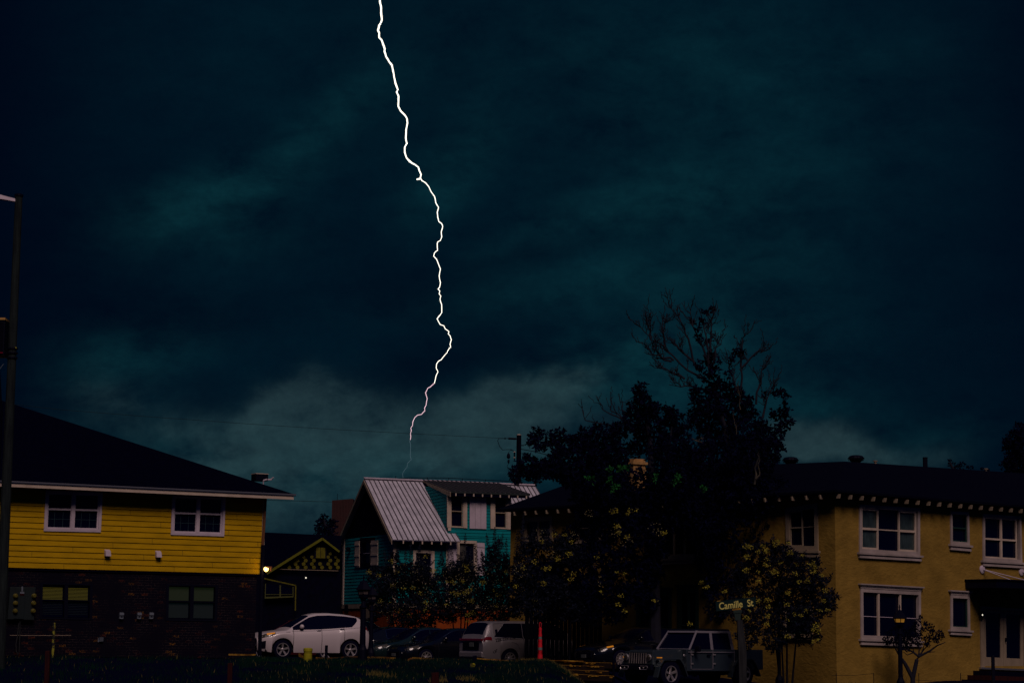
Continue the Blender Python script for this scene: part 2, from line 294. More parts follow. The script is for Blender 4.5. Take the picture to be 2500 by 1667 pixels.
class Facade:
    def __init__(s, pt, yaw, side=False):
        s.O = Vector((pt.x, pt.y, 0)); a = R_(yaw)
        s.D = Vector((math.cos(a), math.sin(a), 0)) if not side else Vector((-math.sin(a), math.cos(a), 0))
        s.N = Vector((s.D.y, -s.D.x, 0))
        if s.N.y > 0: s.N = -s.N
        s.holes = []
    def hit(s, px, py):
        d = ray(px, py); t = (s.O-EYE).dot(s.N)/d.dot(s.N); p = EYE+d*t
        return (p-s.O).dot(s.D), p.z
    def W(s, u, z, h=0.0): return s.O+s.D*u+Vector((0, 0, z))+s.N*h
    def px(s, x, y, h=0.0): u, z = s.hit(x, y); return s.W(u, z, h)
    def map(s, tl, tr, br, bl): return quadmap(s.px(*tl), s.px(*tr), s.px(*br), s.px(*bl), s.N)
    def hole(s, tl, tr, br, bl, m=.04):
        us = [s.hit(*p) for p in (tl, tr, br, bl)]
        u = sorted(x[0] for x in us); z = sorted(x[1] for x in us)
        s.holes.append((u[1]+m if u[1]-u[0] < .3 else u[0]+m, u[2]-m, z[1]+m, z[2]-m))
    def wall(s, mb, u0, u1, z0, z1, h=0.0, boards=0.0, mi=0, lap=.03, poly=None, vext=None):
        us = {u0, u1}; zs = {z0, z1}
        for a in s.holes:
            for x in a[:2]:
                if min(u0, u1) < x < max(u0, u1): us.add(x)
            for x in a[2:]:
                if z0 < x < z1: zs.add(x)
        bz = []
        if boards:
            z = z0
            while z < z1: bz.append(z); zs.add(z); zs.add(min(z+.022, z1)); z += boards
        us = sorted(us); zs = sorted(zs)
        def dep(z, lo):
            if not boards: return h
            k = (z-z0)/boards; fr = k-math.floor(k+1e-6)
            if lo and fr < .022/boards-1e-4: return h-.02
            if not lo and fr <= .022/boards+1e-4 and fr > 1e-4: return h-.02
            if not lo and fr <= 1e-4: return h
            return h+lap*(1-fr)
        for i in range(len(us)-1):
            for j in range(len(zs)-1):
                a, b, c, d = us[i], us[i+1], zs[j], zs[j+1]
                if d-c < 1e-5 or b-a < 1e-5: continue
                uc, zc = (a+b)/2, (c+d)/2
                if any(q[0] < uc < q[1] and q[2] < zc < q[3] for q in s.holes): continue
                if poly and not poly(uc, zc): continue
                d0, d1 = dep(c, True), dep(d, False)
                mb.face([s.W(a, c, d0), s.W(b, c, d0), s.W(b, d, d1), s.W(a, d, d1)], mi)
                if boards: # little step face at board bottom
                    k = (c-z0)/boards; fr = k-math.floor(k+1e-6)
                    if abs(fr-.022/boards) < 1e-3: mb.face([s.W(a, c, h-.02), s.W(b, c, h-.02), s.W(b, c, d0), s.W(a, c, d0)], mi)
def slab(mb, pts, th, mi=0, n=None):
    pts = [Vector(p) for p in pts]
    if n is None: n = (pts[1]-pts[0]).cross(pts[2]-pts[0]).normalized()
    if n.z < 0: n = -n
    lo = [p-n*th for p in pts]; k = len(pts)
    mb.face(pts, mi); mb.face(lo[::-1], mi)
    for i in range(k): mb.face([pts[i], lo[i], lo[(i+1) % k], pts[(i+1) % k]], mi)
def window(fac, quad, parent, cols, rail=None, casing=.09, casm='trim', sashm='trim', panem='glass', sill=True, sill_ext=.06, head=False, munt=False, depth=.05, hole=True, sash=.035, sill_h=.10, panes=None, bottom_casing=None, label=None):
    """cols: [(s0,s1,has_frame)] in the quad; rail: t of the meeting rail"""
    f = fac.map(*quad)
    if hole: fac.hole(*quad)
    cs = casing/f.w; ct = casing/f.hh; cb = (bottom_casing if bottom_casing is not None else casing)/f.hh
    mb = MB()
    mb.q(f, 0, cs, 0, 1, -.07, depth); mb.q(f, 1-cs, 1, 0, 1, -.07, depth)
    mb.q(f, cs, 1-cs, 0, ct, -.07, depth-.003); mb.q(f, cs, 1-cs, 1-cb, 1, -.07, depth-.003)
    w = mb.build('window', casm, parent)
    if label: w['label'] = label
    sh = sash/f.w; sv_ = sash/f.hh; y0, y1 = ct, 1-cb
    mb = MB()
    for i, c in enumerate(cols):
        s0, s1, fr = c[:3]
        s0 = max(s0, cs); s1 = min(s1, 1-cs)
        if fr:
            mb.q(f, s0, s0+sh, y0, y1, -.05, .004); mb.q(f, s1-sh, s1, y0, y1, -.05, .004); mb.q(f, s0+sh, s1-sh, y0, y0+sv_, -.05, .002); mb.q(f, s0+sh, s1-sh, y1-sv_, y1, -.05, .002)
            if rail: mb.q(f, s0+sh, s1-sh, rail-sv_*.6, rail+sv_*.6, -.05, .006)
        elif rail: mb.q(f, s0, s1, rail-sv_*.3, rail+sv_*.3, -.068, -.045)
    if mb.f: mb.build('sash', sashm, w)
    for i, c in enumerate(cols):
        s0, s1 = max(c[0], cs), min(c[1], 1-cs)
        pm = c[3] if len(c) > 3 else panem
        mb = MB(); mb.q(f, s0, s1-.001, y0, y1, -.09, -.07); mb.build('pane', pm, w)
        if munt:
            mb = MB()
            for (t0, t1) in ((y0, rail), (rail, y1)):
                for k in (1, 2): x = s0+(s1-s0)*k/3; mb.q(f, x-.004, x+.004, t0, t1, -.069, -.060)
                tm = (t0+t1)/2; mb.q(f, s0, s1, tm-.006, tm+.006, -.069, -.061)
            mb.build('muntins', 'muntin', w)
    if sill:
        e = sill_ext/f.w; t = sill_h/f.hh; mb = MB()
        mb.q(f, -e, 1+e, 1.0, 1+t*.35, -.02, depth+.07); mb.q(f, -e*.6, 1+e*.6, 1+t*.35, 1+t*.62, -.02, depth+.01); mb.q(f, -e*.4, 1+e*.4, 1+t*.62, 1+t, -.02, depth+.035)
        mb.build('sill', casm, w)
    if head:
        e = sill_ext/f.w; t = .16/f.hh; mb = MB()
        mb.q(f, -e, 1+e, -t, -t*.72, -.02, depth+.08); mb.q(f, -e*.6, 1+e*.6, -t*.72, -t*.45, -.02, depth+.04); mb.q(f, -e*.1, 1+e*.1, -t*.45, 0, -.02, depth+.01)
        mb.build('head_moulding', casm, w)
    return w
# ------------------------------------------------------------------ ground
def sm(x): x = max(0., min(1., x)); return x*x*(3-2*x)
def height(X, Y):
    zl = .25+.70*sm((Y-47)/14.5)
    zl -= .14*sm((Y-64.5)/3)+(.22*sm((X+7)/8))*sm((Y-66)/8)
    zl -= .13*sm((Y-80)/5)*sm((X+9)/3)
    zr = .05+.27*sm((Y-73)/3)
    zr += .42*sm((Y-71.2)/1.7)*(1-sm((X-5.4)/2.2))*(1-sm((Y-79)/3))*(1-.1*sm((Y-73)/3))
    k = sm((Y-62.6)/2.2); t = sm((X-(.95+1.25*k))/(1.9+.5*k))
    if Y > 100: t *= 1-sm((Y-100)/30)
    return zl*(1-t)+zr*t
def grid(name, xs, ys, fn, m, off=0.0):
    mb = MB(); nx = len(xs)
    for y in ys:
        for x in xs: mb.v.append((x, y, fn(x, y)+off))
    for j in range(len(ys)-1):
        for i in range(nx-1):
            a = j*nx+i; mb.f.append((a, a+1, a+nx+1, a+nx)); mb.mi.append(0)
    return mb.build(name, m, smooth=True)
xs = [-3000, -600, -150, -60]+[-40+i for i in range(0, 81)]+[60, 150, 600, 3000]
ys = [-300, -60, 0, 20]+[30+i for i in range(0, 100)]+[160, 300, 900, 5000]
tag(grid('ground', xs, ys, height, 'ground'), kind='structure')
lx = [-24+.8*i for i in range(48)]; ly = [64.4+.6*i for i in range(54)]
tag(grid('parking_lot', lx, ly, height, 'lot', .012), kind='structure')
def gp(px, py, Y):   # foot point under a pixel column
    p = P(px, py, Y); return Vector((p.x, p.y, height(p.x, p.y)))
# ------------------------------------------------------------------ 1 yellow house
def yellow_house():
    fac = Facade(P(636, 1400, 70.4), 30)
    base = fac.W(0, height(fac.O.x, fac.O.y)); H = thing('house', 'two storey house with bright yellow lap siding over dark brick ground floor', 'house', base)
    zs_ = fac.hit(636, 1402)[1]; ze = P(700, 1205, 70.0).z
    z_top = ze-.02
    W1 = [(111, 1196), (250, 1200), (245, 1299), (106, 1296)]; W2 = [(420, 1206), (550, 1210), (546, 1309), (416, 1305)]
    for q in (W1, W2):
        w = window(fac, q, H, [(0, .485, True), (.515, 1, True)], rail=.46, casing=.085, sill=False, munt=True, sash=.045)
        f = fac.map(*q); mb = MB(); mb.q(f, .47, .53, .05, .93, -.05, .035); mb.build('mullion', 'trim', w)
    mb = MB(); fac.wall(mb, -14, 0, zs_, z_top, 0, boards=.176, lap=.026)
    nb = int((z_top-zs_)/.176)
    for k in range(nb):
        for u in [x*3.66+((k*1.31) % 3.66)-14 for x in range(4)]:
            if any(a[0]-.1 < u < a[1]+.1 and a[2]-.2 < zs_+k*.176+.1 < a[3]+.15 for a in fac.holes) or u > -.1: continue
            zc = zs_+k*.176+.022
            mb.hexa([fac.W(u, zc, .0), fac.W(u+.007, zc, .0), fac.W(u+.007, zc, .028), fac.W(u, zc, .028), fac.W(u, zc+.15, -.01), fac.W(u+.007, zc+.15, -.01), fac.W(u+.007, zc+.15, .006), fac.W(u, zc+.15, .006)], 1)
    mb.build('siding', ['yellow', 'seam'], H)
    mb = MB(); mb.hexa([fac.W(0.002, zs_, -.05), fac.W(.09, zs_, -.05), fac.W(.09, zs_, .05), fac.W(.002, zs_, .05), fac.W(0.002, z_top, -.05), fac.W(.09, z_top, -.05), fac.W(.09, z_top, .05), fac.W(.002, z_top, .05)]); mb.build('corner_board', 'cream', H)
    # side and back walls
    mb = MB(); dpt = 15
    B = -fac.N*dpt
    a, b = fac.W(.09, 0, -.05), fac.W(-14, 0, -.05)
    for z0, z1 in ((zs_, z_top),):
        mb.face([a+Vector((0, 0, z0)), a+B+Vector((0, 0, z0)), a+B+Vector((0, 0, z1)), a+Vector((0, 0, z1))]); mb.face([b+B+Vector((0, 0, z0)), b+Vector((0, 0, z0)), b+Vector((0, 0, z1)), b+B+Vector((0, 0, z1))])
        mb.face([a+B+Vector((0, 0, z0)), b+B+Vector((0, 0, z0)), b+B+Vector((0, 0, z1)), a+B+Vector((0, 0, z1))])
    mb.build('rear_siding', 'yellow', H)
    # brick ground floor with uv
    g2 = Facade(fac.W(-.12, 0, -.03), 30); g2.holes = []
    gw = [((98, 1421), (226, 1424), (224, 1512), (96, 1510), 'A'), ((406, 1424), (532, 1427), (529, 1516), (404, 1514), 'B')]
    for tl, tr, br, bl, k in gw:
        f = g2.map(tl, tr, br, bl); g2.hole(tl, tr, br, bl)
        mb = MB(); e = .05
        mb.q(f, 0, e, 0, 1, -.08, .02); mb.q(f, 1-e, 1, 0, 1, -.08, .02); mb.q(f, e, 1-e, 0, .05, -.08, .018); mb.q(f, e, 1-e, .95, 1, -.08, .018); mb.q(f, .465, .535, .05, .95, -.08, .01); mb.q(f, e, .465, .46, .49, -.08, -.01); mb.q(f, .535, 1-e, .46, .49, -.08, -.01)
        w = mb.build('window', 'black', H)
        for s0, s1 in ((e, .465), (.535, 1-e)):
            mb = MB(); mb.q(f, s0, s1, .06, .94, -.12, -.10); mb.build('pane', 'glass', w)
            mb = MB()
            if k == 'A':
                for i in range(9): t = .13+i*.038; mb.q(f, s0+.02, s1-.02, t, t+.021, -.098, -.088)
                mb.build('blind', 'blindA', w)
                mb = MB()
                for i in range(8): t = .54+i*.045; mb.q(f, s0+.02, s1-.02, t, t+.010, -.098, -.088)
                mb.build('blind', 'blindC', w)
            else:
                mb.q(f, s0+.02, s1-.01, .08, .45, -.099, -.09); mb.build('blind', 'blindB', w)
                mb = MB(); mb.q(f, s0+.02, s1-.01, .51, .92, -.099, -.09); mb.build('blind', 'blindC', w)
    mb = MB(); g2.wall(mb, -14, 0, base.z-.6, zs_, 0)
    n0 = len(mb.f); a = g2.W(0, 0); b = g2.W(-14, 0); Z = lambda z: Vector((0, 0, z))
    mb.face([a+Z(base.z-.6), a+B+Z(base.z-.6), a+B+Z(zs_), a+Z(zs_)]); mb.face([a+B+Z(base.z-.6), b+B+Z(base.z-.6), b+B+Z(zs_), a+B+Z(zs_)])
    o = mb.build('brick_wall', 'brick', H); me = o.data; uvl = me.uv_layers.new(name='UVMap'); od = ORG[o.name]
    for lp in me.loops:
        p = Vector(me.vertices[lp.vertex_index].co)+od; uvl.data[lp.index].uv = ((p-g2.O).dot(g2.D)+(p-g2.O).dot(g2.N), p.z)
    # rowlock ledge under siding
    mb = MB(); mb.hexa([g2.W(-14, zs_-.05, 0.005), g2.W(.02, zs_-.05, .005), g2.W(.02, zs_-.05, .05), g2.W(-14, zs_-.05, .05), g2.W(-14, zs_-.004, .005), g2.W(.02, zs_-.004, .005), g2.W(.02, zs_-.004, .06), g2.W(-14, zs_-.004, .06)]); mb.build('ledge', 'black', H)
    # roof: hip
    ov = .62; e0 = fac.W(-15, ze, ov); e1 = fac.W(.90, ze, ov); e2 = fac.W(.90, ze, -(dpt+ov)); e3 = fac.W(-15, ze, -(dpt+ov))
    k = (dpt+2*ov)/2; rise = k*.433
    r1 = fac.W(.90-k, ze+rise, ov-k); r0 = fac.W(-15, ze+rise, ov-k)
    mb = MB(); mb.face([e0, e1, r1, r0]); mb.face([e1, e2, r1]); mb.face([e2, e3, r0, r1]); mb.face([e0, r0, e3])
    mb.face([fac.W(-15, ze-.02, ov-.02), fac.W(.88, ze-.02, ov-.02), fac.W(.88, ze-.02, -dpt), fac.W(-15, ze-.02, -dpt)])
    mb.build('roof', 'roof', H)
    mb = MB()
    def strip(m_, u0, u1, z0, z1, h0, h1): m_.hexa([fac.W(u0, z0, h0), fac.W(u1, z0, h0), fac.W(u1, z0, h1), fac.W(u0, z0, h1), fac.W(u0, z1, h0), fac.W(u1, z1, h0), fac.W(u1, z1, h1), fac.W(u0, z1, h1)])
    strip(mb, -15, .84, ze-.17, ze-.055, ov-.03, ov+.01); mb.build('fascia', 'cream', H)
    mb = MB(); strip(mb, -15, .90, ze-.055, ze-.030, ov-.03, ov+.035); strip(mb, -15, .90, ze-.030, ze+.012, ov-.06, ov+.06)
    mb.build('drip_edge', 'steel', H)
    # hoods
    for x, y in ((261, 1349), (385, 1352)):
        c = fac.px(x, y); mb = MB(); a, n = fac.D, fac.N; u = Vector((0, 0, 1))
        mb.hexa([c-a*.09-u*.11, c+a*.09-u*.11, c+a*.09-u*.11+n*.17, c-a*.09-u*.11+n*.17, c-a*.09+u*.11, c+a*.09+u*.11, c+a*.08+u*.05+n*.13, c-a*.08+u*.05+n*.13])
        mb.build('vent_hood', 'trim', H, bevel=.008)
    for x in (295, 338.5, 368):
        c = fac.px(x, 1502); mb = MB(); mb.box(c+fac.N*.03, (.12, .08, .20), ex=fac.D, ey=fac.N); mb.box(c+fac.N*.075+Vector((0, 0, .05)), (.14, .05, .07), ex=fac.D, ey=fac.N); mb.box(c+fac.N*.072-Vector((0, 0, .035)), (.07, .02, .03), ex=fac.D, ey=fac.N, mi=1)
        mb.build('outlet_box', ['bluebox', 'black'], H)
    c = fac.px(245, 1560); mb = MB(); mb.hexa([c+fac.D*a_+fac.N*b_+Vector((0, 0, z_)) for a_, b_, z_ in ((-.08, 0, -.09), (.08, 0, -.09), (.08, .05, -.06), (-.04, .05, -.06), (-.08, 0, .07), (.08, 0, .07), (.07, .10, .07), (-.07, .10, .07))]); mb.build('dryer_vent', 'bluebox', H)
    # meter bank
    f = fac.map((22, 1432), (84, 1433), (80, 1513), (15, 1511)); mb = MB(); mb.q(f, 0, 1, 0, 1, -.02, .14); mb.q(f, .22, .6, .02, .98, .14, .16); pan = mb.build('meter_panel', 'panelg', H, bevel=.01)
    for x, y in ((34, 1454), (79, 1454), (34, 1472), (78, 1472), (33, 1491), (77, 1491)):
        mb = MB(); c = fac.px(x, y, .14); mb.lathe(c, [(.075, 0), (.078, .03), (.066, .04), (.064, .09), (.04, .11)], 14, fac.N); mb.build('meter', 'meter', pan, smooth=False)
    mb = MB(); f2 = fac.map((45, 1444), (55, 1444), (55, 1453), (45, 1453)); mb.q(f2, 0, 1, 0, .5, .165, .17); mb.q(f2, 0, 1, .5, 1, .165, .17, mi=1); f2 = fac.map((48.5, 1431), (52, 1431), (52, 1443), (48.5, 1443)); mb.q(f2, 0, 1, 0, 1, .165, .172); mb.build('sticker', ['bluebox', 'redwood'], pan)
    # conduit loop and water pipe
    mb = MB(); mb.tube([fac.px(x, y, .12) for x, y in ((43, 1520), (40, 1550), (36, 1572), (37, 1590), (41, 1597), (44, 1590), (45, 1560), (46, 1530), (46, 1516))], .018, 6); mb.build('conduit', 'wood', H)
    mb = MB(); mb.tube([fac.px(x, y, .08) for x, y in ((22, 1550), (100, 1550.5), (172, 1550))], .009, 5); mb.build('pipe', 'tantrim', H)
    # downspout at the corner
    mb = MB(); mb.tube([fac.px(646, 1207, .10), fac.px(645, 1235, .08), fac.px(641.5, 1300, .07), fac.px(639, 1330, .07)], .05, 6); mb.build('downspout', 'brown', H)
    mb = MB(); mb.tube([fac.px(640, 1330, .07), fac.px(634, 1480, .07), fac.px(632, 1600, .07)], .07, 6); mb.build('downspout', 'black', H)
    # lit corner lamp
    c = fac.px(644, 1389, .16); mb = MB(); mb.box(c+Vector((.09, -.02, .06)), (.22, .16, .05), rz=.3); mb.box(c+Vector((.17, -.02, 0)), (.03, .16, .14), rz=.3); mb.tube([c+Vector((.12, .0, .02)), c+Vector((-.1, .2, -.05))], .02, 6); lp = mb.build('corner_lamp', 'brown', H)
    mb = MB(); mb.lathe(c+Vector((.02, -.06, -.0)), [(.015, -.085), (.055, -.06), (.085, 0), (.06, .06), (.015, .085)], 12); mb.build('bulb', 'bulb', lp, smooth=True)
    pl = bpy.data.lights.new('corner_lamp_light', 'POINT'); pl.energy = 2.2; pl.color = (1, .6, .2); pl.shadow_soft_size = .08; po = bpy.data.objects.new('corner_lamp_light', pl); COL.objects.link(po); po.location = c+Vector((.02, -.22, 0)); 
    # roof box and floodlight
    c = P(634, 1166, 71.0); mb = MB(); mb.box(c, (.44, .4, .22), rz=R_(30)); mb.box(c+Vector((0, 0, .125)), (.46, .42, .025), rz=R_(30), mi=1); mb.build('roof_vent', ['black', 'cream'], H)
    c = P(652, 1170, 70.6); mb = MB(); mb.tube([c+Vector((-.12, 0, -.04)), c], .03, 8); mb.box(c+Vector((.09, 0, -.0)), (.13, .1, .045)); mb.tube([c+Vector((.14, 0, 0)), c+Vector((.21, -.04, .07))], [.03, .02], 8); mb.tube([c+Vector((-.12, 0, -.04)), c+Vector((-.12, .05, -.3))], .02, 6); mb.build('floodlight', 'trim', H)
    return fac
FY = yellow_house()
# ------------------------------------------------------------------ 2 teal house
def ribbed(parent, a, b, c, d, name='roof', m='metal', pitch=.235, th=.05):
    f = quadmap(a, b, c, d); n = f.n if f.n.z > 0 else -f.n
    f = quadmap(a, b, c, d, n); mb = MB(); mb.q(f, 0, 1, 0, 1, -th, 0)
    k = max(2, round(f.w/pitch))
    for i in range(k+1):
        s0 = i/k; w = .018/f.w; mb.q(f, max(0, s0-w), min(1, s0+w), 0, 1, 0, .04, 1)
        if i < k:
            for e in (.36, .64): x = (i+e)/k; mb.q(f, x-w*.4, x+w*.4, 0, 1, 0, .012)
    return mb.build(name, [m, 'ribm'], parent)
def teal_house():
    YW = 23; C0 = P(961, 1400, 97.0)
    F = Facade(C0, YW); G = Facade(C0, YW, side=True)
    if G.N.x > 0: G.N = -G.N
    D, B = F.D, G.D      # along front, towards back
    w = 7.1; ze = 6.02; zr = 9.02; gz = height(C0.x, C0.y)
    H = thing('house', 'teal clapboard house with silver ribbed metal roof, shed dormer and orange brick base', 'house', Vector((C0.x, C0.y, gz)))
    zb = F.hit(980, 1474)[1]
    zb = G.hit(870, 1474)[1]
    ov = .5; go = .28; pit = (zr-ze)/(w/2+ov)
    L1 = 2.62; L2 = 5.75; L3 = 8.2
    zt = ze+ov*pit
    def pt(u, b, z): return F.W(u, z)+B*b
    # windows gable
    def gwin(fc, q, cols, **k): return window(fc, q, H, cols, **k)
    gq = [(881, 1313), (916, 1311), (916, 1384), (881, 1385)]
    # gable facade runs right-to-left, keep pixel quads left-to-right
    gwin(G, gq, [(0, .48, False, 'glass'), (.48, 1, False, 'tglass')], rail=.52, casing=.22, casm='dark', sill=False)
    for q in ([(869, 1321), (880, 1320), (880, 1384), (869, 1384)], [(908, 1319), (925, 1318), (925, 1382), (908, 1382)]):
        f = G.map(*q); mb = MB(); mb.q(f, 0, 1, 0, 1, .03, .06)
        for t in (.10, .52, .88): mb.q(f, 0, 1, t, t+.07, .06, .085)
        mb.build('shutter', 'cream', H)
    fr = [(1099, 1207), (1131, 1208.5), (1131, 1288), (1099, 1286.5)]
    gwin(F, fr, [(0, 1, True, 'glass')], rail=.5, casing=.04, casm='cream', sashm='tantrim', sill=False)
    fr2 = [(1206, 1212), (1237, 1213.5), (1237, 1291), (1206, 1289.5)]
    gwin(F, fr2, [(0, 1, True)], rail=.5, casing=.04, casm='cream', sashm='tantrim', sill=False)
    for q in ([(1090.5, 1207), (1098.7, 1207.5), (1098.7, 1287), (1090.5, 1286.5)], [(1131.3, 1208.5), (1139.5, 1209), (1139.5, 1289), (1131.3, 1288.5)], [(1196.5, 1212), (1205.7, 1212), (1205.7, 1290), (1196.5, 1290)], [(1237.3, 1213.5), (1246, 1214), (1246, 1292), (1237.3, 1291.5)]):
        f = F.map(*q); mb = MB(); mb.q(f, 0, 1, 0, 1, .028, .065); mb.build('casing', 'cream', H)
    for q in ([(1145.5, 1211.5), (1186.5, 1213.5), (1186.5, 1291), (1145.5, 1289.5)],):
        f = F.map(*q); mb = MB()
        for i in range(3): mb.q(f, i/3+.006, (i+1)/3-.006, 0, 1, .03, .06)
        mb.q(f, .02, .98, .01, .99, .02, .05, mi=1); mb.build('shutter', ['trim', 'seam'], H)
    # lower front window with shutters
    gwin(F, [(1115, 1318), (1163, 1320), (1163, 1410), (1115, 1409)], [(0, .5, False, 'tglass'), (.5, 1, False, 'glass')], rail=None, casing=.13, casm='cream', sill=True)
    for q in ([(1092, 1322), (1114.6, 1323), (1114.6, 1402), (1092, 1401)], [(1163.4, 1324), (1182, 1325), (1182, 1404), (1163.4, 1403)]):
        f = F.map(*q); mb = MB(); mb.q(f, 0, 1, 0, 1, .03, .06)
        for t in (.07, .86): mb.q(f, 0, 1, t, t+.07, .06, .085)
        mb.build('shutter', 'trim', H)
    gwin(F, [(1008, 1342), (1060, 1344), (1060, 1420), (1008, 1418)], [(0, 1, True)], rail=.5, casing=.12, casm='cream', sill=True)
    zd = 8.30
    for q in ():
        pass
    mb = MB()
    F.wall(mb, .0, L3, zb, ze+.25, 0, boards=.15, lap=.02)
    F.wall(mb, L1, L2, ze+.25, zd, 0, boards=.15, lap=.02)
    G.wall(mb, 0, w, zb, G.hit(900, 1309)[1], 0, boards=.15, lap=.02)
    mb.build('siding', 'teal', H)
    # dark gable
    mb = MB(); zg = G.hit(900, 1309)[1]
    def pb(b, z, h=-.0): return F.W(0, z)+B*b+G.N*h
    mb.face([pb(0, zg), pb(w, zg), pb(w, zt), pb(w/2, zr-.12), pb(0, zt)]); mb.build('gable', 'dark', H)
    # dormer cheek (boards as thin laps), ends against the main roof
    mb = MB(); dz = .15; z = ze+.1
    while z < zd+.4:
        z1 = min(z+dz, zd+.4)
        bb0 = max(0.0, (z-zt)/pit); bb1 = max(0, (z1-zt)/pit)
        topb = lambda zz: w/2 if zz <= zd else w/2
        f0 = max(0., (z1-zd)/.19-.2)
        if bb0 < w/2 and f0 < bb0:
            mb.face([pt(L1, f0, z)-D*.02, pt(L1, bb0+.1, z)-D*.02, pt(L1, bb0+.1, z1)-D*.0, pt(L1, f0, z1)-D*.0])
        z = z1
    mb.build('dormer_side', 'teal', H)
    # orange base
    mb = MB(); z0 = gz-.5; zz = zb-.2
    mb.face([F.W(0, z0, -.02), F.W(L3, z0, -.02), F.W(L3, zz, -.02), F.W(0, zz, -.02)]); mb.face([pb(0, z0), pb(w, z0), pb(w, zz), pb(0, zz)])
    mb.build('brick_base', 'orange', H)
    mb = MB()
    def fb(u0, u1, z0, z1, h0, h1): mb.hexa([F.W(u0, z0, h0), F.W(u1, z0, h0), F.W(u1, z0, h1), F.W(u0, z0, h1), F.W(u0, z1, h0), F.W(u1, z1, h0), F.W(u1, z1, h1), F.W(u0, z1, h1)])
    def gb(b0, b1, z0, z1, h0, h1): mb.hexa([pb(b0, z0, h0), pb(b1, z0, h0), pb(b1, z0, h1), pb(b0, z0, h1), pb(b0, z1, h0), pb(b1, z1, h0), pb(b1, z1, h1), pb(b0, z1, h1)])
    fb(-.03, L3, zb-.2, zb, -.01, .05); gb(.0, w+.06, zb-.2, zb, -.01, .045); mb.build('water_table', 'tantrim', H)
    for fn, a_ in ((fb, (-.055, .12, zb, ze+.1, .0, .052)), (gb, (w-.16, w+.03, zb, zt, -.02, .05)), (fb, (L1-.09, L1+.12, zb, ze-.02, 0, .05)), (fb, (L1-.02, L1+.12, ze+.5, zd-.02, 0, .052))):
        mb = MB(); fn(*a_); mb.build('corner_board', 'cream', H)
    mb = MB(); mb.face([pt(w*0+L3, 0, z0), pt(L3, w, z0), pt(L3, w, zt), pt(L3, w/2, zr-.1), pt(L3, 0, zt)]); mb.face([pt(0, w, z0), pt(L3, w, z0), pt(L3, w, zt), pt(0, w, zt)]); mb.build('rear_wall', 'teal', H)
    # roofs
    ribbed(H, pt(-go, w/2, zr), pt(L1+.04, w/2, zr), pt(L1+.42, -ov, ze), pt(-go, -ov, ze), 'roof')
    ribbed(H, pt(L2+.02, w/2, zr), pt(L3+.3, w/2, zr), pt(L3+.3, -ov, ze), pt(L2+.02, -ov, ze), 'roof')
    mb = MB(); slab(mb, [pt(-go, w/2, zr), pt(L3+.3, w/2, zr), pt(L3+.3, w+ov, ze), pt(-go, w+ov, ze)], .05); mb.build('rear_roof', 'metal', H)
    ddz = zd-.02-.45*.17
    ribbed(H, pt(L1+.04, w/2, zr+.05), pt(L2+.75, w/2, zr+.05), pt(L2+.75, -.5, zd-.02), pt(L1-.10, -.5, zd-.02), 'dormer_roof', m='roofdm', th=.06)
    mb = MB(); slab(mb, [pt(-go, w/2-.14, zr+.02), pt(L3+.3, w/2-.14, zr+.02), pt(L3+.3, w/2+.02, zr+.075), pt(-go-.02, w/2+.02, zr+.075)], .03); mb.build('ridge_cap', 'trim', H)
    # verge boards
    mb = MB()
    for b0, z0_, b1, z1_ in ((-ov, ze, w/2, zr), (w+ov, ze, w/2, zr)):
        a, b = pt(-go-.03, b0, z0_-.06), pt(-go-.03, b1, z1_-.06); dn = Vector((0, 0, -.17)); th = D*.03
        mb.hexa([a+dn, b+dn, b+dn+th, a+dn+th, a, b, b+th, a+th])
    a, b = pt(L1+.02, w/2-.1, zr+.0), pt(L1-.12, -.5, zd-.04); dn = Vector((0, 0, -.2)); mb.hexa([a+dn*.5, b+dn*1.1, b+dn*1.1+D*.03, a+dn*.5+D*.03, a, b, b+D*.03, a+D*.03])
    mb.build('bargeboard', 'tantrim', H)
    mb = MB(); slab(mb, [pt(-go, w/2, zr-.07), pt(L1, w/2, zr-.07), pt(L1, -ov, ze-.07), pt(-go, -ov, ze-.07)], .03); slab(mb, [pt(L1, w/2, zr-.04), pt(L2+.7, w/2, zr-.04), pt(L2+.7, -.45, zd-.10), pt(L1, -.45, zd-.10)], .10); mb.build('soffit', 'soffit', H)
    mb = MB()
    for i in range(6):
        u = .25+i*.46; c = F.W(u, ze-.11, ov+.01); mb.box(c, (.055, .05, .13), ex=D, ey=F.N)
    for i in range(9):
        u = L1+.15+i*.44; c = F.W(u, zd-.15, .52); mb.box(c, (.055, .05, .12), ex=D, ey=F.N)
    mb.build('rafter_tails', 'cream', H)
    mb = MB(); r0, r1 = pt(2.0, w/2, zr+.13), pt(L3-.8, w/2, zr+.16)
    mb.tube([r0-D*.8-Vector((0, 0, .1)), r0, pt(4.0, w/2, zr+.2), r1], .016, 5)
    for u in (1.3, 2.9, 4.0, 4.7, 5.9): mb.tube([pt(u, w/2, zr), pt(u, w/2, zr+.2)], .014, 5)
    mb.build('ridge_cable', 'black', H)
    mb = MB(); c = G.px(856, 1340, .12); mb.lathe(c, [(.03, -.12), (.10, -.06), (.10, .06), (.03, .12)], 8); mb.box(c-G.N*.06, (.05, .14, .05), ex=G.D, ey=G.N); mb.build('wall_lantern', 'black', H)
    mb = MB(); mb.tube([P(811, 1332, 103), P(824, 1329, 102.9), P(834, 1327, 102.8)], .04, 6); mb.tube([P(824, 1330, 102.9), P(826, 1345, 102.8), P(824, 1463, 102.8)], .045, 6); mb.build('downspout', 'tantrim', H)
    mb = MB(); f = G.map((844, 1476), (852, 1476), (852, 1490), (844, 1490)); mb.q(f, 0, 1, 0, 1, .02, .06); mb.build('vent', 'black', H)
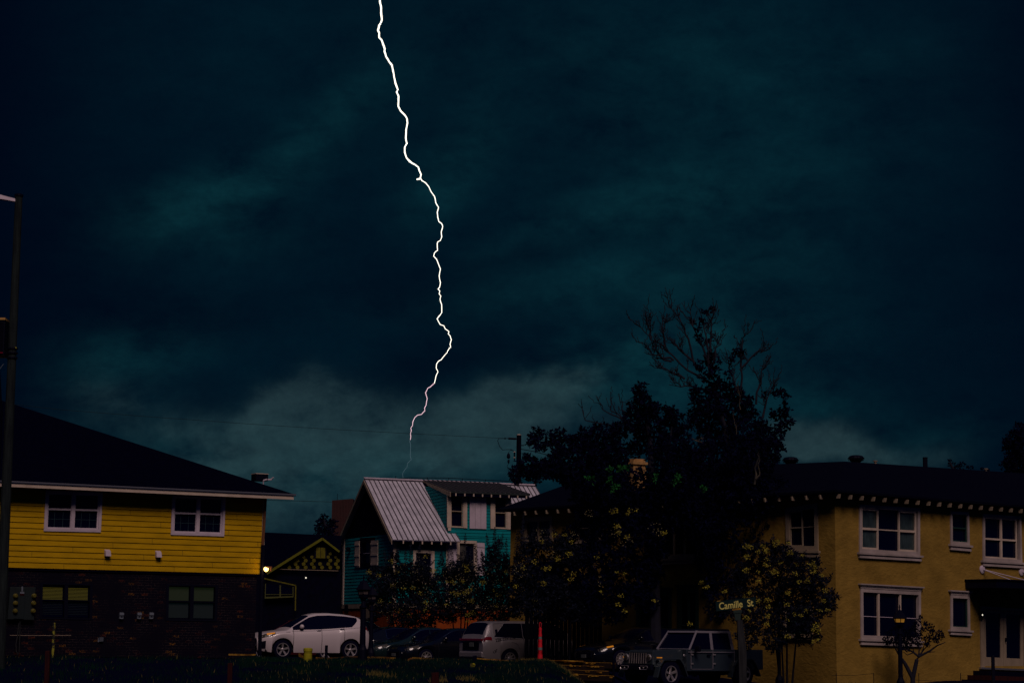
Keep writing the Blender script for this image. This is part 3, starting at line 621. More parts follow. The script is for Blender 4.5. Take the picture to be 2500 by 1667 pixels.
    mb = MB(); f = F.map((963, 1477), (975, 1477), (975, 1512), (963, 1512)); f = G.map((893, 1476), (906, 1476), (906, 1510), (893, 1510)); mb.q(f, 0, 1, 0, 1, .01, .06); mb.build('side_door', 'tantrim', H)
MT['ribm'] = mat('shade_line_rib', (.09, .08, .10), .6, .2)  # ribs darkened in colour to draw the seams' shadow lines
MT['roofdm'] = mat('dull_metal_roof', (.035, .045, .050), .6, .2, var=.3, vs=3, spec=.2)
teal_house()
# ------------------------------------------------------------------ 3 stucco apartment building
def stucco():
    YW = 42; C1 = P(2040, 1400, 72.0); F = Facade(C1, YW); G = Facade(C1, YW, side=True)
    if G.N.x > 0: G.N = -G.N
    gz = height(C1.x, C1.y); H = thing('apartment_building', 'two storey tan stucco building with white window trim and dark hip roof', 'building', Vector((C1.x, C1.y, gz)))
    ze = P(2036, 1206, 72.0).z
    z4 = lambda x, y: (1800+x/2.613, 1067+y/2.613)
    def Q(tl, tr, br, bl): return [z4(*p) for p in (tl, tr, br, bl)]
    window(F, Q((775, 428), (1160, 452), (1160, 755), (775, 733)), H, [(.04, .32, True, 'cglass'), (.32, .655, False), (.655, .95, True, 'cglass')], rail=.5, casing=.12, casm='trimd', sill_ext=.10, sill_h=.19, sash=.065, sashm='cream')
    window(F, Q((1355, 470), (1472, 478), (1477, 690), (1357, 680)), H, [(.1, .95, True)], rail=.5, casing=.105, casm='trimd', sill_ext=.10, sill_h=.21, sash=.04, sashm='gtrim')
    window(F, Q((1563, 487), (1805, 505), (1812, 800), (1563, 785)), H, [(.05, .49, True), (.49, .9, True)], rail=.53, casing=.105, casm='trimd', sill_ext=.10, sill_h=.20, sash=.055, sashm='cream')
    window(F, Q((782, 962), (1165, 983), (1165, 1298), (785, 1284)), H, [(.04, .30, False), (.30, .66, False), (.66, .95, False)], rail=.55, casing=.125, casm='trimd', sill_ext=.10, sill_h=.20, head=True)
    window(F, Q((1357, 1003), (1477, 1010), (1480, 1232), (1357, 1225)), H, [(.12, .95, True)], rail=None, casing=.11, casm='trimd', sill_ext=.11, sill_h=.18, sash=.03, sashm='gtrim', head=True)
    lw = Q((782, 962), (1165, 983), (1165, 1298), (785, 1284)); f = F.map(*lw); mb = MB(); mb.q(f, .29, .315, .06, .95, -.05, .02); mb.q(f, .65, .675, .06, .5, -.05, .02); mb.build('window_mullion', 'cream', H)
    # french doors
    dq = Q((1545, 1075), (1850, 1095), (1850, 1478), (1550, 1465)); f = F.map(*dq); F.hole(*dq)
    mb = MB(); mb.q(f, 0, .07, 0, 1, -.1, .05); mb.q(f, .93, 1, 0, 1, -.1, .05); mb.q(f, .07, .93, 0, .05, -.1, .048); fr = mb.build('door_frame', 'tantrim', H)
    for s0, s1 in ((.075, .50), (.505, .925)):
        mb = MB(); a = .06; mb.q(f, s0, s0+a, .055, .985, -.08, -.02); mb.q(f, s1-a, s1, .055, .985, -.08, -.02); mb.q(f, s0+a, s1-a, .055, .10, -.08, -.022); mb.q(f, s0+a, s1-a, .83, .985, -.08, -.022)
        d = mb.build('door', 'tantrim', H); mb = MB(); mb.q(f, s0+a, s1-a, .10, .83, -.07, -.05); mb.build('pane', 'glass', d)
        if s0 > .4: mb = MB(); mb.box(f(s0+.03, .53, .02), (.04, .06, .14), ex=F.D, ey=F.N); mb.build('handle', 'black', d)
    mb = MB(); mb.q(f, -.03, 1.2, 1.0, 1.03, -.1, .12); mb.build('threshold', 'steel', H)
    for i in range(3):
        mb = MB(); mb.q(f, -.15-.12*i, 1.3, 1.06+.075*i, 1.13+.075*i+.08, .0, .7+.3*i); mb.build('step', 'redwood' if i == 1 else 'black', H)
    # canopy
    cq = Q((1430, 912), (1860, 930), (1860, 985), (1430, 972)); f2 = F.map(*cq); mb = MB(); mb.q(f2, .05, 1.05, 0, .8, .02, 1.35); mb.q(f2, .04, 1.06, -.12, .0, .02, 1.4); mb.build('canopy', 'black', H)
    for x, y in ((1560, 843), (1810, 858)):
        c = F.px(*z4(x, y)); mb = MB(); mb.lathe(c, [(.15, 0), (.15, .04), (.11, .06), (.04, .07)], 18, F.N); pl_ = mb.build('wall_plate', 'trim', H)
        mb = MB(); a = c+F.N*.07; mb.tube([a, a+F.D*.25+F.N*1.1-Vector((0, 0, .42))], .018, 6); mb.tube([a, a+F.D*1.35+F.N*1.1-Vector((0, 0, .42))], .018, 6); mb.build('tie_rod', 'trim', H)
    mb = MB(); c = F.px(*z4(1548, 1060), .1); mb.tube([c+Vector((0, 0, .35)), c+Vector((0, 0, .1))], .03, 6); c = F.px(*z4(1543, 1135), .12); mb.lathe(c, [(.02, -.14), (.07, -.08), (.08, .08), (.03, .15)], 10); sc = mb.build('wall_lantern', 'black', H)
    mb = MB(); c = F.px(*z4(1535, 1132), .20); mb.lathe(c, [(.01, -.03), (.028, 0), (.01, .03)], 8); mb.build('bulb', 'pinlit', sc)
    # side wall windows
    window(G, Q((310, 452), (516, 420), (520, 724), (318, 722)), H, [(.08, .5, True), (.5, .93, False)], rail=.48, casing=.15, casm='tantrim', sashm='tantrim', sill_ext=.08, sill_h=.2)
    window(G, [(1615, 1279), (1709, 1272), (1709, 1361), (1615, 1364)], H, [(.0, .32, True), (.32, .6, True), (.6, 1, True)], rail=None, casing=.12, casm='tantrim', sashm='tantrim', sill_ext=.05, sill_h=.2)
    window(G, [(1278, 1263), (1350, 1259), (1350, 1318), (1278, 1320)], H, [(.0, .5, True), (.5, 1, True)], rail=None, casing=.14, casm='tantrim', sashm='tantrim', sill=True)
    window(G, [(1405, 1255), (1475, 1251), (1475, 1322), (1405, 1325)], H, [(.0, .5, True), (.5, 1, True)], rail=.5, casing=.14, casm='tantrim', sashm='tantrim', sill=True)
    window(G, [(1915, 1480), (1985, 1478), (1985, 1553), (1915, 1554)], H, [(.0, .5, True), (.5, 1, True)], rail=.5, casing=.10, casm='tantrim', sashm='gtrim', sill=True)
    for q in ([(1555, 1446), (1640, 1444), (1640, 1560), (1555, 1560)], [(1655, 1438), (1706, 1437), (1706, 1560), (1655, 1560)]):
        window(G, q, H, [(.0, .5, True), (.5, 1, True)], rail=.72, casing=.12, casm='gtrim', sashm='gtrim', sill=False, head=True, label='porch door frame in dark green paint')
    # walls
    L = 12.0; S = 16.35
    mb = MB(); F.wall(mb, 0, L, gz-.6, ze, 0)
    G.wall(mb, 0, S, gz-.6, ze, 0)
    E = F.W(L, 0); K = F.W(0, 0)+G.D*S; Z = lambda z: Vector((0, 0, z))
    mb.face([E+Z(gz-.6), E+G.D*S+Z(gz-.6), E+G.D*S+Z(ze), E+Z(ze)]); mb.face([K+Z(gz-.6), K+F.D*L+Z(gz-.6), K+F.D*L+Z(ze), K+Z(ze)])
    mb.build('stucco_wall', 'stucco', H)
    # roof
    ov = .55; zc = ze+.10
    c0 = F.W(-ov, zc, ov)  ; c0 = F.O+Z(zc)-F.D*ov-G.D*ov; cR = F.O+Z(zc)+F.D*(L+ov)-G.D*ov; cL = F.O+Z(zc)-F.D*ov+G.D*(S+.2); cB = F.O+Z(zc)+F.D*(L+ov)+G.D*(S+.2)
    t0 = P(2063, 1126, 78.5); tL = P(1885, 1133, 82.5); tL2 = P(1440, 1162, 88.0); tR = P(2500, 1155, 84.5); tR2 = P(2660, 1166, 86.5); tB = tR2+G.D*9; tB.z = tR2.z
    tLb = tL2+F.D*4
    mb = MB()
    mb.face([c0, cR, tR2, tR, t0]); mb.face([c0, t0, tL, tL2, cL]); mb.face([cR, cB, tB, tR2]); mb.face([cL, tL2, tLb, cB]); mb.face([t0, tR, tR2, tB, cB, tLb, tL2, tL])
    mb.face([c0+Z(-.08), cR+Z(-.08), cB+Z(-.08), cL+Z(-.08)])
    mb.face([c0+Z(-.08), cR+Z(-.08), cR, c0]); mb.face([c0+Z(-.08), cL+Z(-.08), cL, c0])
    mb.build('roof', 'roofb', H)
    mb = MB()
    for i in range(20):
        c = F.O-G.D*(ov+.02)+F.D*(-.40+i*.615)+Z(zc-.17); 
        mb.hexa([c+F.D*a+G.D*b+Z(z) for a, b, z in ((-.026, .16, -.11), (.026, .16, -.11), (.026, 0.03, -.11), (-.026, 0.03, -.11), (-.026, .16, .03), (.026, .16, .03), (.026, -.0, .03), (-.026, -.0, .03))])
    for i in range(26):
        c = F.O-F.D*(ov+.02)+G.D*(.20+i*.615)+Z(zc-.17)
        mb.hexa([c+G.D*a+F.D*b+Z(z) for a, b, z in ((-.026, .16, -.11), (.026, .16, -.11), (.026, 0.03, -.11), (-.026, 0.03, -.11), (-.026, .16, .03), (.026, .16, .03), (.026, -.0, .03), (-.026, -.0, .03))])
    mb.build('rafter_tails', 'tantrim', H)
    # roof furniture
    for x, y, Y in ((1930, 1129, 81.6), (2090, 1125, 79.2)):
        c = P(x, y, Y); mb = MB(); mb.lathe(c, [(.16, -.25), (.16, -.05), (.24, .02), (.29, .09), (.27, .16), (.16, .21), (.05, .22)], 16)
        for k in range(16):
            t = k*math.pi/8; a = Vector((math.cos(t), math.sin(t), 0)); mb.tube([c+a*.26+Z(.0), c+a*.31+Z(.09), c+a*.22+Z(.19)], .012, 4)
        mb.build('turbine_vent', 'black', H)
    for x, y, Y in ((2137, 1131, 79.8), (2407, 1150, 83.5)):
        c = P(x, y, Y); mb = MB(); mb.lathe(c, [(.05, -.2), (.05, .07), (.09, .075), (.09, .1), (.04, .11)], 10); mb.build('vent_pipe', 'tantrim', H)
    c = P(2259, 1140, 81.5); mb = MB(); mb.lathe(c, [(.09, -.3), (.09, .33), (.095, .33), (.095, .38)], 10); mb.build('vent_pipe', 'black', H)
    c = P(1550, 1150, 82); mb = MB(); mb.box(c-Z(.5), (.62, .62, 1.5), rz=R_(35)); mb.box(c+Z(.29), (.74, .74, .10), rz=R_(35)); mb.box(c+Z(.40), (.56, .56, .12), rz=R_(35)); mb.build('chimney', 'chim', H)
stucco()
# ------------------------------------------------------------------ 4 green gabled house, red roofed building
def green_house():
    YG = 90.; F = Facade(P(740, 1400, YG), 4); gz = height(F.O.x, YG)
    H = thing('house', 'dark low house with lime green gable boards and scalloped ornament', 'house', Vector((F.O.x, F.O.y, gz)))
    def X(x, y, h=0): return F.px(x, y, h)
    mb = MB(); z0 = gz-.4
    a, b = F.hit(600, 1400)[0], F.hit(832, 1400)[0]; zt = F.hit(700, 1388)[1]
    mb.face([F.W(a, z0, 0), F.W(b, z0, 0), F.W(b, zt, 0), F.W(a, zt, 0)]); mb.face([X(655, 1399), X(826, 1345), X(787, 1318)]); mb.face([X(655, 1399), X(828, 1399), X(826, 1345)])
    mb.face([F.W(a, z0, 0), F.W(a, z0, -8), F.W(a, zt, -8), F.W(a, zt, 0)]); mb.face([F.W(b, z0, 0), F.W(b, z0, -8), F.W(b, zt, -8), F.W(b, zt, 0)])
    mb.build('wall', 'dark', H)
    mb = MB(); zr = P(705, 1306, YG+5).z; e = .02
    A, B_ = F.hit(560, 1400)[0], F.hit(832, 1300)[0]
    slab(mb, [F.W(A, zr+.15, -5), F.W(B_, zr, -5), F.W(B_, zt+.05, -.05), F.W(A, zt+.05, -.05)], .1); slab(mb, [F.W(A, zr+.15, -5), F.W(B_, zr, -5), F.W(B_, zt, -9), F.W(A, zt, -9)], .1)
    # gable roof planes
    ap, lf, rf = X(787, 1313, .35), X(650, 1402, .35), X(832, 1345, .35); bk = -F.N*4
    slab(mb, [ap, ap+bk, lf+bk, lf], .05); slab(mb, [ap, rf, rf+bk, ap+bk], .05)
    mb.build('roof', 'roof', H)
    def bar(x0, y0, x1, y1, wpx, m, name, h=.36):
        d = Vector((x1-x0, y1-y0)).normalized(); n = (-d.y*wpx/2, d.x*wpx/2); mb = MB()
        f = F.map((x0-n[0], y0-n[1]), (x1-n[0], y1-n[1]), (x1+n[0], y1+n[1]), (x0+n[0], y0+n[1])); mb.q(f, 0, 1, 0, 1, h-.05, h); return mb.build(name, m, H)
    bar(652, 1400, 788, 1315, 6, 'lime', 'bargeboard'); bar(787, 1315, 829, 1347, 5, 'lime', 'bargeboard')
    bar(681, 1389, 826, 1393, 1.2, 'tantrim', 'tie_beam', .2)
    for k, (x0, n) in enumerate(((706.5, 1), (726.5, 3), (746.5, 4), (766.5, 4), (786.5, 2), (806.5, 5), (825, 4))):
        mb = MB()
        for i in range(n):
            c = X(x0+(0 if i % 2 == 0 else -5), 1384.5-i*8.4, .05); rr = (4.6 if i < 3 else 3.9)/57.7; mb.lathe(c, [(rr, 0), (rr, .04)], 12, F.N)
        mb.build('ornament', 'limeb', H)
    mb = MB(); f = F.map((768, 1334), (798, 1335), (798, 1364), (768, 1363)); mb.q(f, 0, 1, 0, 1, .05, .10); mb.build('window_surround', 'black', H)
    for s0, s1 in ((.13, .48), (.52, .87)):
        mb = MB(); mb.q(f, s0, s1, .06, .90, .10, .13); mb.q(f, s0-.03, s1, .90, .95, .10, .14); mb.build('shutter', 'limeb', H)
    bar(646, 1412, 724, 1429, 3, 'limeb', 'lean_to_edge', .3); bar(722.5, 1428, 721.5, 1490, 3, 'limeb', 'corner_post', .3)
    w = [(648, 1424), (717, 1432), (717, 1457), (647, 1460)]; f = F.map(*w); mb = MB()
    mb.q(f, 0, .03, 0, 1, .2, .28); mb.q(f, .97, 1, 0, 1, .2, .28); mb.q(f, .51, .56, .0, .9, .2, .27); mb.q(f, .0, 1, .9, 1.02, .2, .3); mb.q(f, .0, 1, .72, .76, .2, .26); wn = mb.build('window', 'gtrim2', H)
    mb = MB(); mb.q(f, .03, .97, 0, .9, .18, .2); mb.build('pane', 'glass', wn)
    mb = MB(); c = X(747, 1410, .2); mb.lathe(c, [(.02, -.03), (.035, 0), (.02, .03)], 8); mb.build('porch_bulb', 'pinlit', H)
MT['gtrim2'] = mat('olive_trim', (.06, .065, .010), .7, var=.2, vs=5)
green_house()
def red_building():
    c = P(836, 1260, 108); gz = 0.7; H = thing('building', 'tall building with rusty red ribbed metal cladding, behind the teal house', 'building', Vector((c.x, c.y, gz)))
    p = [P(811, 1221, 107), P(862, 1217, 107), P(862, 1330, 107), P(808, 1330, 107)]
    f = quadmap(*p, n=(0, -1, 0)); mb = MB(); mb.q(f, 0, 1, 0, 1, -4, 0)
    for i in range(14): mb.q(f, i/14, i/14+.022, 0, 1, 0, .06)
    mb.build('upper_cladding', 'redroof', H); mb = MB(); mb.hexa([Vector((p[3].x, 107, gz)), Vector((p[2].x+2, 107, gz)), Vector((p[2].x+2, 111, gz)), Vector((p[3].x, 111, gz)), Vector((p[3].x, 107, p[3].z)), Vector((p[2].x+2, 107, p[3].z)), Vector((p[2].x+2, 111, p[3].z)), Vector((p[3].x, 111, p[3].z))]); mb.build('wall', 'dark', H)
    mb = MB(); a = P(823.5, 1220, 108); mb.tube([a, a+Vector((0, 0, .32))], .012, 5); mb.build('antenna', 'black', H)
red_building()
# ------------------------------------------------------------------ vegetation
def rvec():
    while True:
        v = Vector((random.uniform(-1, 1), random.uniform(-1, 1), random.uniform(-1, 1)))
        if .05 < v.length < 1: return v
def leaf(mb, c, d, L, w, mi=0):
    d = d.normalized(); s = d.cross(rvec()).normalized()*w/2; up = d.cross(s).normalized()*(w*.25)
    n = len(mb.v); mb.v += [tuple(c), tuple(c+d*L*.45+s+up), tuple(c+d*L), tuple(c+d*L*.45-s+up)]
    mb.f.append((n, n+1, n+2, n+3)); mb.mi.append(mi)
def clumps(mb, lst, Y, dens=1.0, L=.17, w=.09, dy=1.0, mi=0, jit=.6):
    """each clump is a ball of leaf tufts: (px, py, r_px)"""
    for c in lst:
        px, py, r = c[:3]; yy = c[3] if len(c) > 3 else Y+random.uniform(-jit, jit); C = P(px, py, yy); rr = r/F_PX*yy
        nt = max(5, int(dens*9.0*(rr/.16)**2))
        for _ in range(nt):
            t = C+Vector([a*b for a, b in zip(rvec(), (rr, rr*dy, rr))])
            for _k in range(5): leaf(mb, t+rvec()*.05, rvec()+Vector((0, 0, .15)), L*random.uniform(.6, 1.15), w*random.uniform(.7, 1.2), mi)
def twigs(mb, limbs, Y, n=7, L=(26, 62), r0=.045, rec=2, dirbias=(0, -1)):
    def grow(pts, r, lev):
        m = len(pts)
        seg = []
        for i in range(m-1):
            for k in range(3): t = k/3; seg.append(pts[i]*(1-t)+pts[i+1]*t)
        seg.append(pts[-1]); q = [seg[0]]
        for s in seg[1:-1]: q.append(s+rvec()*(.05 if lev else .07))
        q.append(seg[-1]); mb.tube(q, [max(.011, r*(1-.8*i/(len(q)-1))) for i in range(len(q))], 5, cap=False)
        if lev >= rec: return
        cnt = n if lev == 0 else 3
        for j in range(cnt):
            t = .2+.78*(j+random.random()*.8)/cnt; i = min(len(q)-2, int(t*(len(q)-1))); a = q[i]; d = (q[i+1]-q[i]).normalized()
            dd = (d*.75+Vector((random.uniform(-1, 1), random.uniform(-.7, .7), random.uniform(-.25, 1.15)))*.9).normalized()
            ln = random.uniform(*L)/F_PX*Y*(1 if lev == 0 else .5)
            b = a+dd*ln*.5; c = b+(dd+Vector((0, 0, .45))).normalized()*ln*.5
            grow([a, b, c], max(.012, r*.42), lev+1)
    for lb in limbs:
        grow([P(x, y, Y+(i*.0)) for i, (x, y) in enumerate(lb)], r0, 0)
def trunk(mb, px, pts, Y, r0, r1, foot=True):
    P0 = [P(x, y, Y) for x, y in pts]
    if foot: P0 = [Vector((P0[0].x, P0[0].y, height(P0[0].x, P0[0].y)-.1))]+P0
    q = []
    for i in range(len(P0)-1):
        for k in range(4): q.append(P0[i].lerp(P0[i+1], k/4)+(rvec()*.03 if i+k else Vector()))
    q.append(P0[-1]); mb.tube(q, [r0+(r1-r0)*i/(len(q)-1) for i in range(len(q))], 8)
def tree_root(name, label, cat, px, Y, group=None):
    p = gp(px, 1500, Y); return thing(name, label, cat, p, group)
# dense dark tree left of centre (with the thin bare limb), Y 74
T = tree_root('tree', 'broad dense black crowned tree with a narrow pointed top, left of the bare branched tree', 'tree', 1545, 75, 'dark trees in front of the stucco building')
cl = [(1565, 948, 14), (1560, 968, 20), (1575, 985, 24), (1556, 1000, 26), (1595, 1003, 26), (1545, 1028, 30), (1585, 1035, 34), (1635, 1003, 18), (1645, 1025, 26), (1632, 1050, 30), (1662, 1062, 22), (1670, 1045, 12), (1520, 1048, 26), (1490, 1062, 30), (1455, 1050, 18), (1450, 1075, 30), (1425, 1062, 16), (1410, 1085, 24), (1560, 1085, 50), (1620, 1100, 46), (1505, 1110, 46), (1455, 1115, 40), (1665, 1105, 34), (1690, 1130, 30)]
cl += [(1400, 1070, 14), (1366, 1058, 14), (1345, 1070, 22), (1310, 1062, 20), (1300, 1075, 15), (1322, 1085, 20), (1375, 1085, 26), (1410, 1110, 30), (1362, 1115, 26), (1338, 1140, 28), (1300, 1128, 14), (1283, 1115, 13), (1270, 1142, 18), (1256, 1160, 15), (1290, 1154, 20), (1318, 1158, 22), (1368, 1152, 30), (1400, 1160, 38), (1450, 1160, 46), (1262, 1174, 9)]
cl += [(1500, 1180, 56), (1560, 1160, 60), (1630, 1170, 60), (1700, 1190, 56), (1430, 1205, 38), (1480, 1240, 50), (1550, 1240, 60), (1620, 1250, 60), (1690, 1260, 44), (1420, 1250, 22), (1470, 1300, 40), (1540, 1310, 46), (1590, 1310, 34), (1400, 1300, 24), (1440, 1340, 34), (1500, 1370, 46), (1420, 1390, 40), (1380, 1350, 30), (1560, 1380, 36), (1470, 1430, 44), (1400, 1440, 40), (1530, 1440, 30), (1345, 1400, 36), (1350, 1460, 30), (1440, 1480, 34), (1590, 1400, 34), (1560, 1450, 34), (1500, 1490, 34), (1600, 1350, 30), (1585, 1470, 24)]
cl = [(x, y, min(q_, max(4, math.hypot(x-1552, y-1130)-14))) for x, y, q_ in cl]
mb = MB(); clumps(mb, cl, 74.6, dens=1.0, dy=1.4); clumps(mb, [(x, y, q_) for x, y, q_ in cl if y > 1090], 73.2, dens=.45, dy=1.6); mb.build('crown', 'leaf', T)  # second leaf layer added in front to shade the wall behind
mb = MB(); trunk(mb, 0, [(1600, 1480), (1595, 1300), (1588, 1080), (1568, 965)], 74.6, .24, .04)
for a in ([(1548, 1350), (1440, 1200), (1350, 1110)], [(1552, 1300), (1620, 1180), (1640, 1040)], [(1550, 1260), (1470, 1130), (1420, 1080)], [(1350, 1130), (1290, 1140), (1262, 1150)]): trunk(mb, 0, a, 74.6, .10, .03, False)
twigs(mb, [[(1530, 1030), (1495, 1000), (1490, 955)], [(1527, 1028), (1475, 1002), (1455, 965)], [(1500, 1040), (1432, 1026), (1411, 985)], [(1525, 1020), (1519, 985), (1520, 978)]], 74.6, n=5, L=(18, 44), r0=.03, rec=1)
mb.build('trunk', 'bark', T)
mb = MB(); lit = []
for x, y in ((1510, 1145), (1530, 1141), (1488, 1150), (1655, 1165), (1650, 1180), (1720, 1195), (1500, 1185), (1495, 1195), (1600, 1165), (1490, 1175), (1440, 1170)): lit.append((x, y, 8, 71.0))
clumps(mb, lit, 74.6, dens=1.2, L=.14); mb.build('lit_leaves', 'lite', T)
# tall tree with bare twigs
T = tree_root('tree', 'tallest tree, ragged dark crown with bare leafless twigs reaching above it', 'tree', 1800, 76, 'dark trees in front of the stucco building')
cl = [(1742, 757, 8), (1722, 766, 9), (1715, 790, 9), (1707, 800, 6), (1705, 822, 10), (1722, 838, 10), (1737, 872, 16), (1728, 890, 16), (1710, 893, 13), (1690, 785, 5), (1752, 882, 7), (1740, 905, 16), (1750, 925, 14), (1722, 920, 16), (1775, 915, 9), (1795, 862, 10), (1812, 812+45, 5), (1788, 880, 7), (1808, 868, 6), (1765, 950, 28), (1740, 955, 22), (1700, 960, 18), (1712, 985, 26), (1692, 1012, 20), (1690, 1035, 16), (1740, 1000, 34), (1790, 960, 24), (1812, 985, 26), (1832, 980, 12), (1782, 1005, 40), (1830, 1015, 26), (1720, 1035, 30), (1760, 1050, 44), (1812, 1055, 40), (1855, 1040, 24), (1868, 965, 6), (1885, 960, 10), (1905, 958, 12), (1918, 968, 10), (1915, 985, 6), (1895, 1012, 18), (1918, 1008, 14), (1928, 1025, 12), (1910, 1040, 20), (1880, 1050, 18), (1900, 1065, 16), (1905, 1090, 16), (1880, 1090, 22), (1850, 1085, 36), (1895, 1115, 16), (1870, 1130, 24), (1820, 1110, 44), (1770, 1110, 46), (1720, 1090, 30), (1715, 1125, 30), (1800, 1150, 44), (1850, 1160, 34), (1760, 1170, 44), (1820, 1200, 50), (1870, 1210, 40), (1770, 1230, 46), (1850, 1260, 44), (1790, 1290, 40), (1740, 1300, 40), (1700, 1310, 30), (1760, 1350, 34), (1720, 1370, 26), (1905, 1190, 26), (1890, 1250, 24), (1760, 1400, 34), (1740, 1440, 30), (1790, 1430, 34), (1750, 1490, 28), (1800, 1340, 34), (1840, 1310, 30), (1870, 1290, 26), (1735, 1340, 24), (1810, 1390, 30)]
mb = MB(); clumps(mb, cl, 75.8, dens=.92, dy=1.3); clumps(mb, [(x, y, q_) for x, y, q_ in cl if y > 1080], 74.2, dens=.45, dy=1.6); mb.build('crown', 'leaf', T)  # front leaf layer again added to throw shade on the wall
mb = MB()
trunk(mb, 0, [(1800, 1500), (1795, 1300), (1790, 1180), (1770, 1050), (1740, 940)], 75.8, .2, .06)
L_ = [[(1751, 942), (1674, 904), (1630, 853), (1591, 827), (1569, 805), (1545, 786)], [(1703, 904), (1677, 827), (1665, 786), (1636, 751), (1635, 727)], [(1735, 891), (1706, 827), (1690, 780), (1681, 745)], [(1735, 923), (1722, 820), (1712, 775)], [(1735, 860), (1738, 800), (1742, 757)], [(1811, 987), (1808, 891), (1811, 827), (1834, 805)], [(1811, 898), (1846, 863), (1876, 846)], [(1846, 987), (1859, 907), (1872, 891)], [(1862, 1020), (1878, 955), (1897, 939)], [(1720, 950), (1674, 942), (1633, 939)], [(1672, 925), (1630, 904), (1604, 896)], [(1640, 882), (1591, 865), (1566, 834)], [(1623, 847), (1618, 796), (1634, 780)], [(1645, 880), (1612, 870), (1592, 850), (1590, 830)], [(1740, 905), (1748, 850), (1760, 815)], [(1590, 827), (1583, 800), (1577, 765)], [(1800, 960), (1780, 900), (1775, 875)], [(1690, 880), (1655, 850), (1640, 830)]]
twigs(mb, L_, 75.8, n=8, L=(22, 52), r0=.045, rec=2)
mb.build('trunk', 'bark', T)
mb = MB(); twigs(mb, [[(1842, 1182), (1850, 1120), (1854, 1100)], [(1842, 1182), (1855, 1150), (1852, 1105)]], 72.6, n=1, L=(8, 20), r0=.045, rec=1)
twigs(mb, [[(1808, 1000), (1806, 960), (1804, 930)], [(1770, 1108), (1792, 1122), (1812, 1140)], [(1690, 1070), (1715, 1078), (1735, 1090)], [(1798, 1060), (1795, 1030), (1790, 1010)]], 74.4, n=2, L=(12, 28), r0=.022, rec=1)
mb.build('pale_limb', 'barkl', T)
# far trees
def far_tree(label, px, Y, cl, dens=.8, sz=.16):
    t = tree_root('tree', label, 'tree', px, Y); mb = MB(); clumps(mb, cl, Y, dens=dens, L=sz, w=sz*.6); mb.build('crown', 'leaf', t)
    mb = MB(); trunk(mb, 0, [(cl[-1][0], cl[-1][1]+20), (cl[0][0], cl[0][1])], Y, .2, .05); mb.build('trunk', 'bark', t)
far_tree('dark tree rising behind the right end of the stucco building roof', 2500, 100, [(2478, 1065, 20), (2495, 1055, 26), (2460, 1082, 16), (2452, 1078, 8), (2485, 1095, 28), (2470, 1110, 24), (2462, 1132, 22), (2495, 1130, 34), (2520, 1100, 50), (2480, 1155, 30)])
far_tree('small treetop just showing over the stucco building roof', 2345, 110, [(2318, 1128, 5), (2325, 1136, 9), (2345, 1140, 10), (2350, 1134, 6), (2362, 1142, 7), (2370, 1141, 5), (2398, 1146, 6), (2415, 1150, 5), (2345, 1160, 14)], sz=.13)
far_tree('dark round tree behind the low green gabled house', 790, 104, [(790, 1268, 12), (782, 1282, 15), (800, 1285, 18), (775, 1295, 12), (812, 1278, 12), (790, 1300, 18), (808, 1302, 18)])
# flowering crepe myrtles in front of the teal house
def frond(mb, a, b, L=.15, w=.06, step=.055):
    n = max(4, int((b-a).length/step)); ax = (b-a).normalized(); side = ax.cross(Vector((0, 1, 0))).normalized()
    bend = rvec()*.06
    mb.tube([a, a.lerp(b, .5)+bend, b], .010, 4, mi=1, cap=False)
    for i in range(n):
        t = i/n; p = a.lerp(b, t)+bend*(4*t*(1-t)); k = L*(1.05-.55*t)
        for sg in (-1, 1): leaf(mb, p, side*sg+ax*random.uniform(.15, .6)+Vector((0, random.uniform(-.5, .5), 0)), k*random.uniform(.8, 1.1), w)
    leaf(mb, b, ax, L*.6, w)
def shrub(label, px, Y, cl, fr, blooms, stems, group, L=.13, dens=1.7, nm='flowering_shrub', cat='shrub', lm='leafg', yb=-1.2, pale=()):
    t = tree_root(nm, label, cat, px, Y, group); mb = MB(); clumps(mb, cl, Y+yb*.45, dens=dens, L=L, w=L*.5, dy=.9, jit=abs(yb)*.5)
    for x0, y0, x1, y1 in fr: yy = Y+random.uniform(-.9, .2); frond(mb, P(x0, y0, yy), P(x1, y1, yy))
    mb.build('foliage', [lm, 'bark'], t)
    mb = MB()
    for x, y in stems:
        top = P(x+random.uniform(-14, 14), y, Y); f0 = gp(px+(x-px)*.35, 1500, Y); mb.tube([f0-Vector((0, 0, .1)), f0.lerp(top, .5)+rvec()*.08, top], [.04, .03, .012], 6)
    mb.build('stems', 'bark', t)
    for b in blooms:
        mb = MB(); x, y = b[:2]; r = b[2] if len(b) > 2 else 8; c = P(x, y, Y+yb+random.uniform(-.1, .1)); rr = r/F_PX*Y
        for _ in range(int(34*(r/8)**2)):
            q = rvec(); p = c+Vector((q.x*rr*1.1, q.y*rr, q.z*rr*.8)); 
            leaf(mb, p, rvec(), .046, .036)
        mb.build('blossom_cluster', 'bloom', t)
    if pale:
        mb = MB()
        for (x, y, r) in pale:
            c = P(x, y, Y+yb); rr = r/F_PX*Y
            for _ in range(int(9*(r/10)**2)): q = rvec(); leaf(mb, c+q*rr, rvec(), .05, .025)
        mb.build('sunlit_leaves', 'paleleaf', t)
    return t
GR = 'crepe myrtles between the cars and the teal house'
YS = 90.5
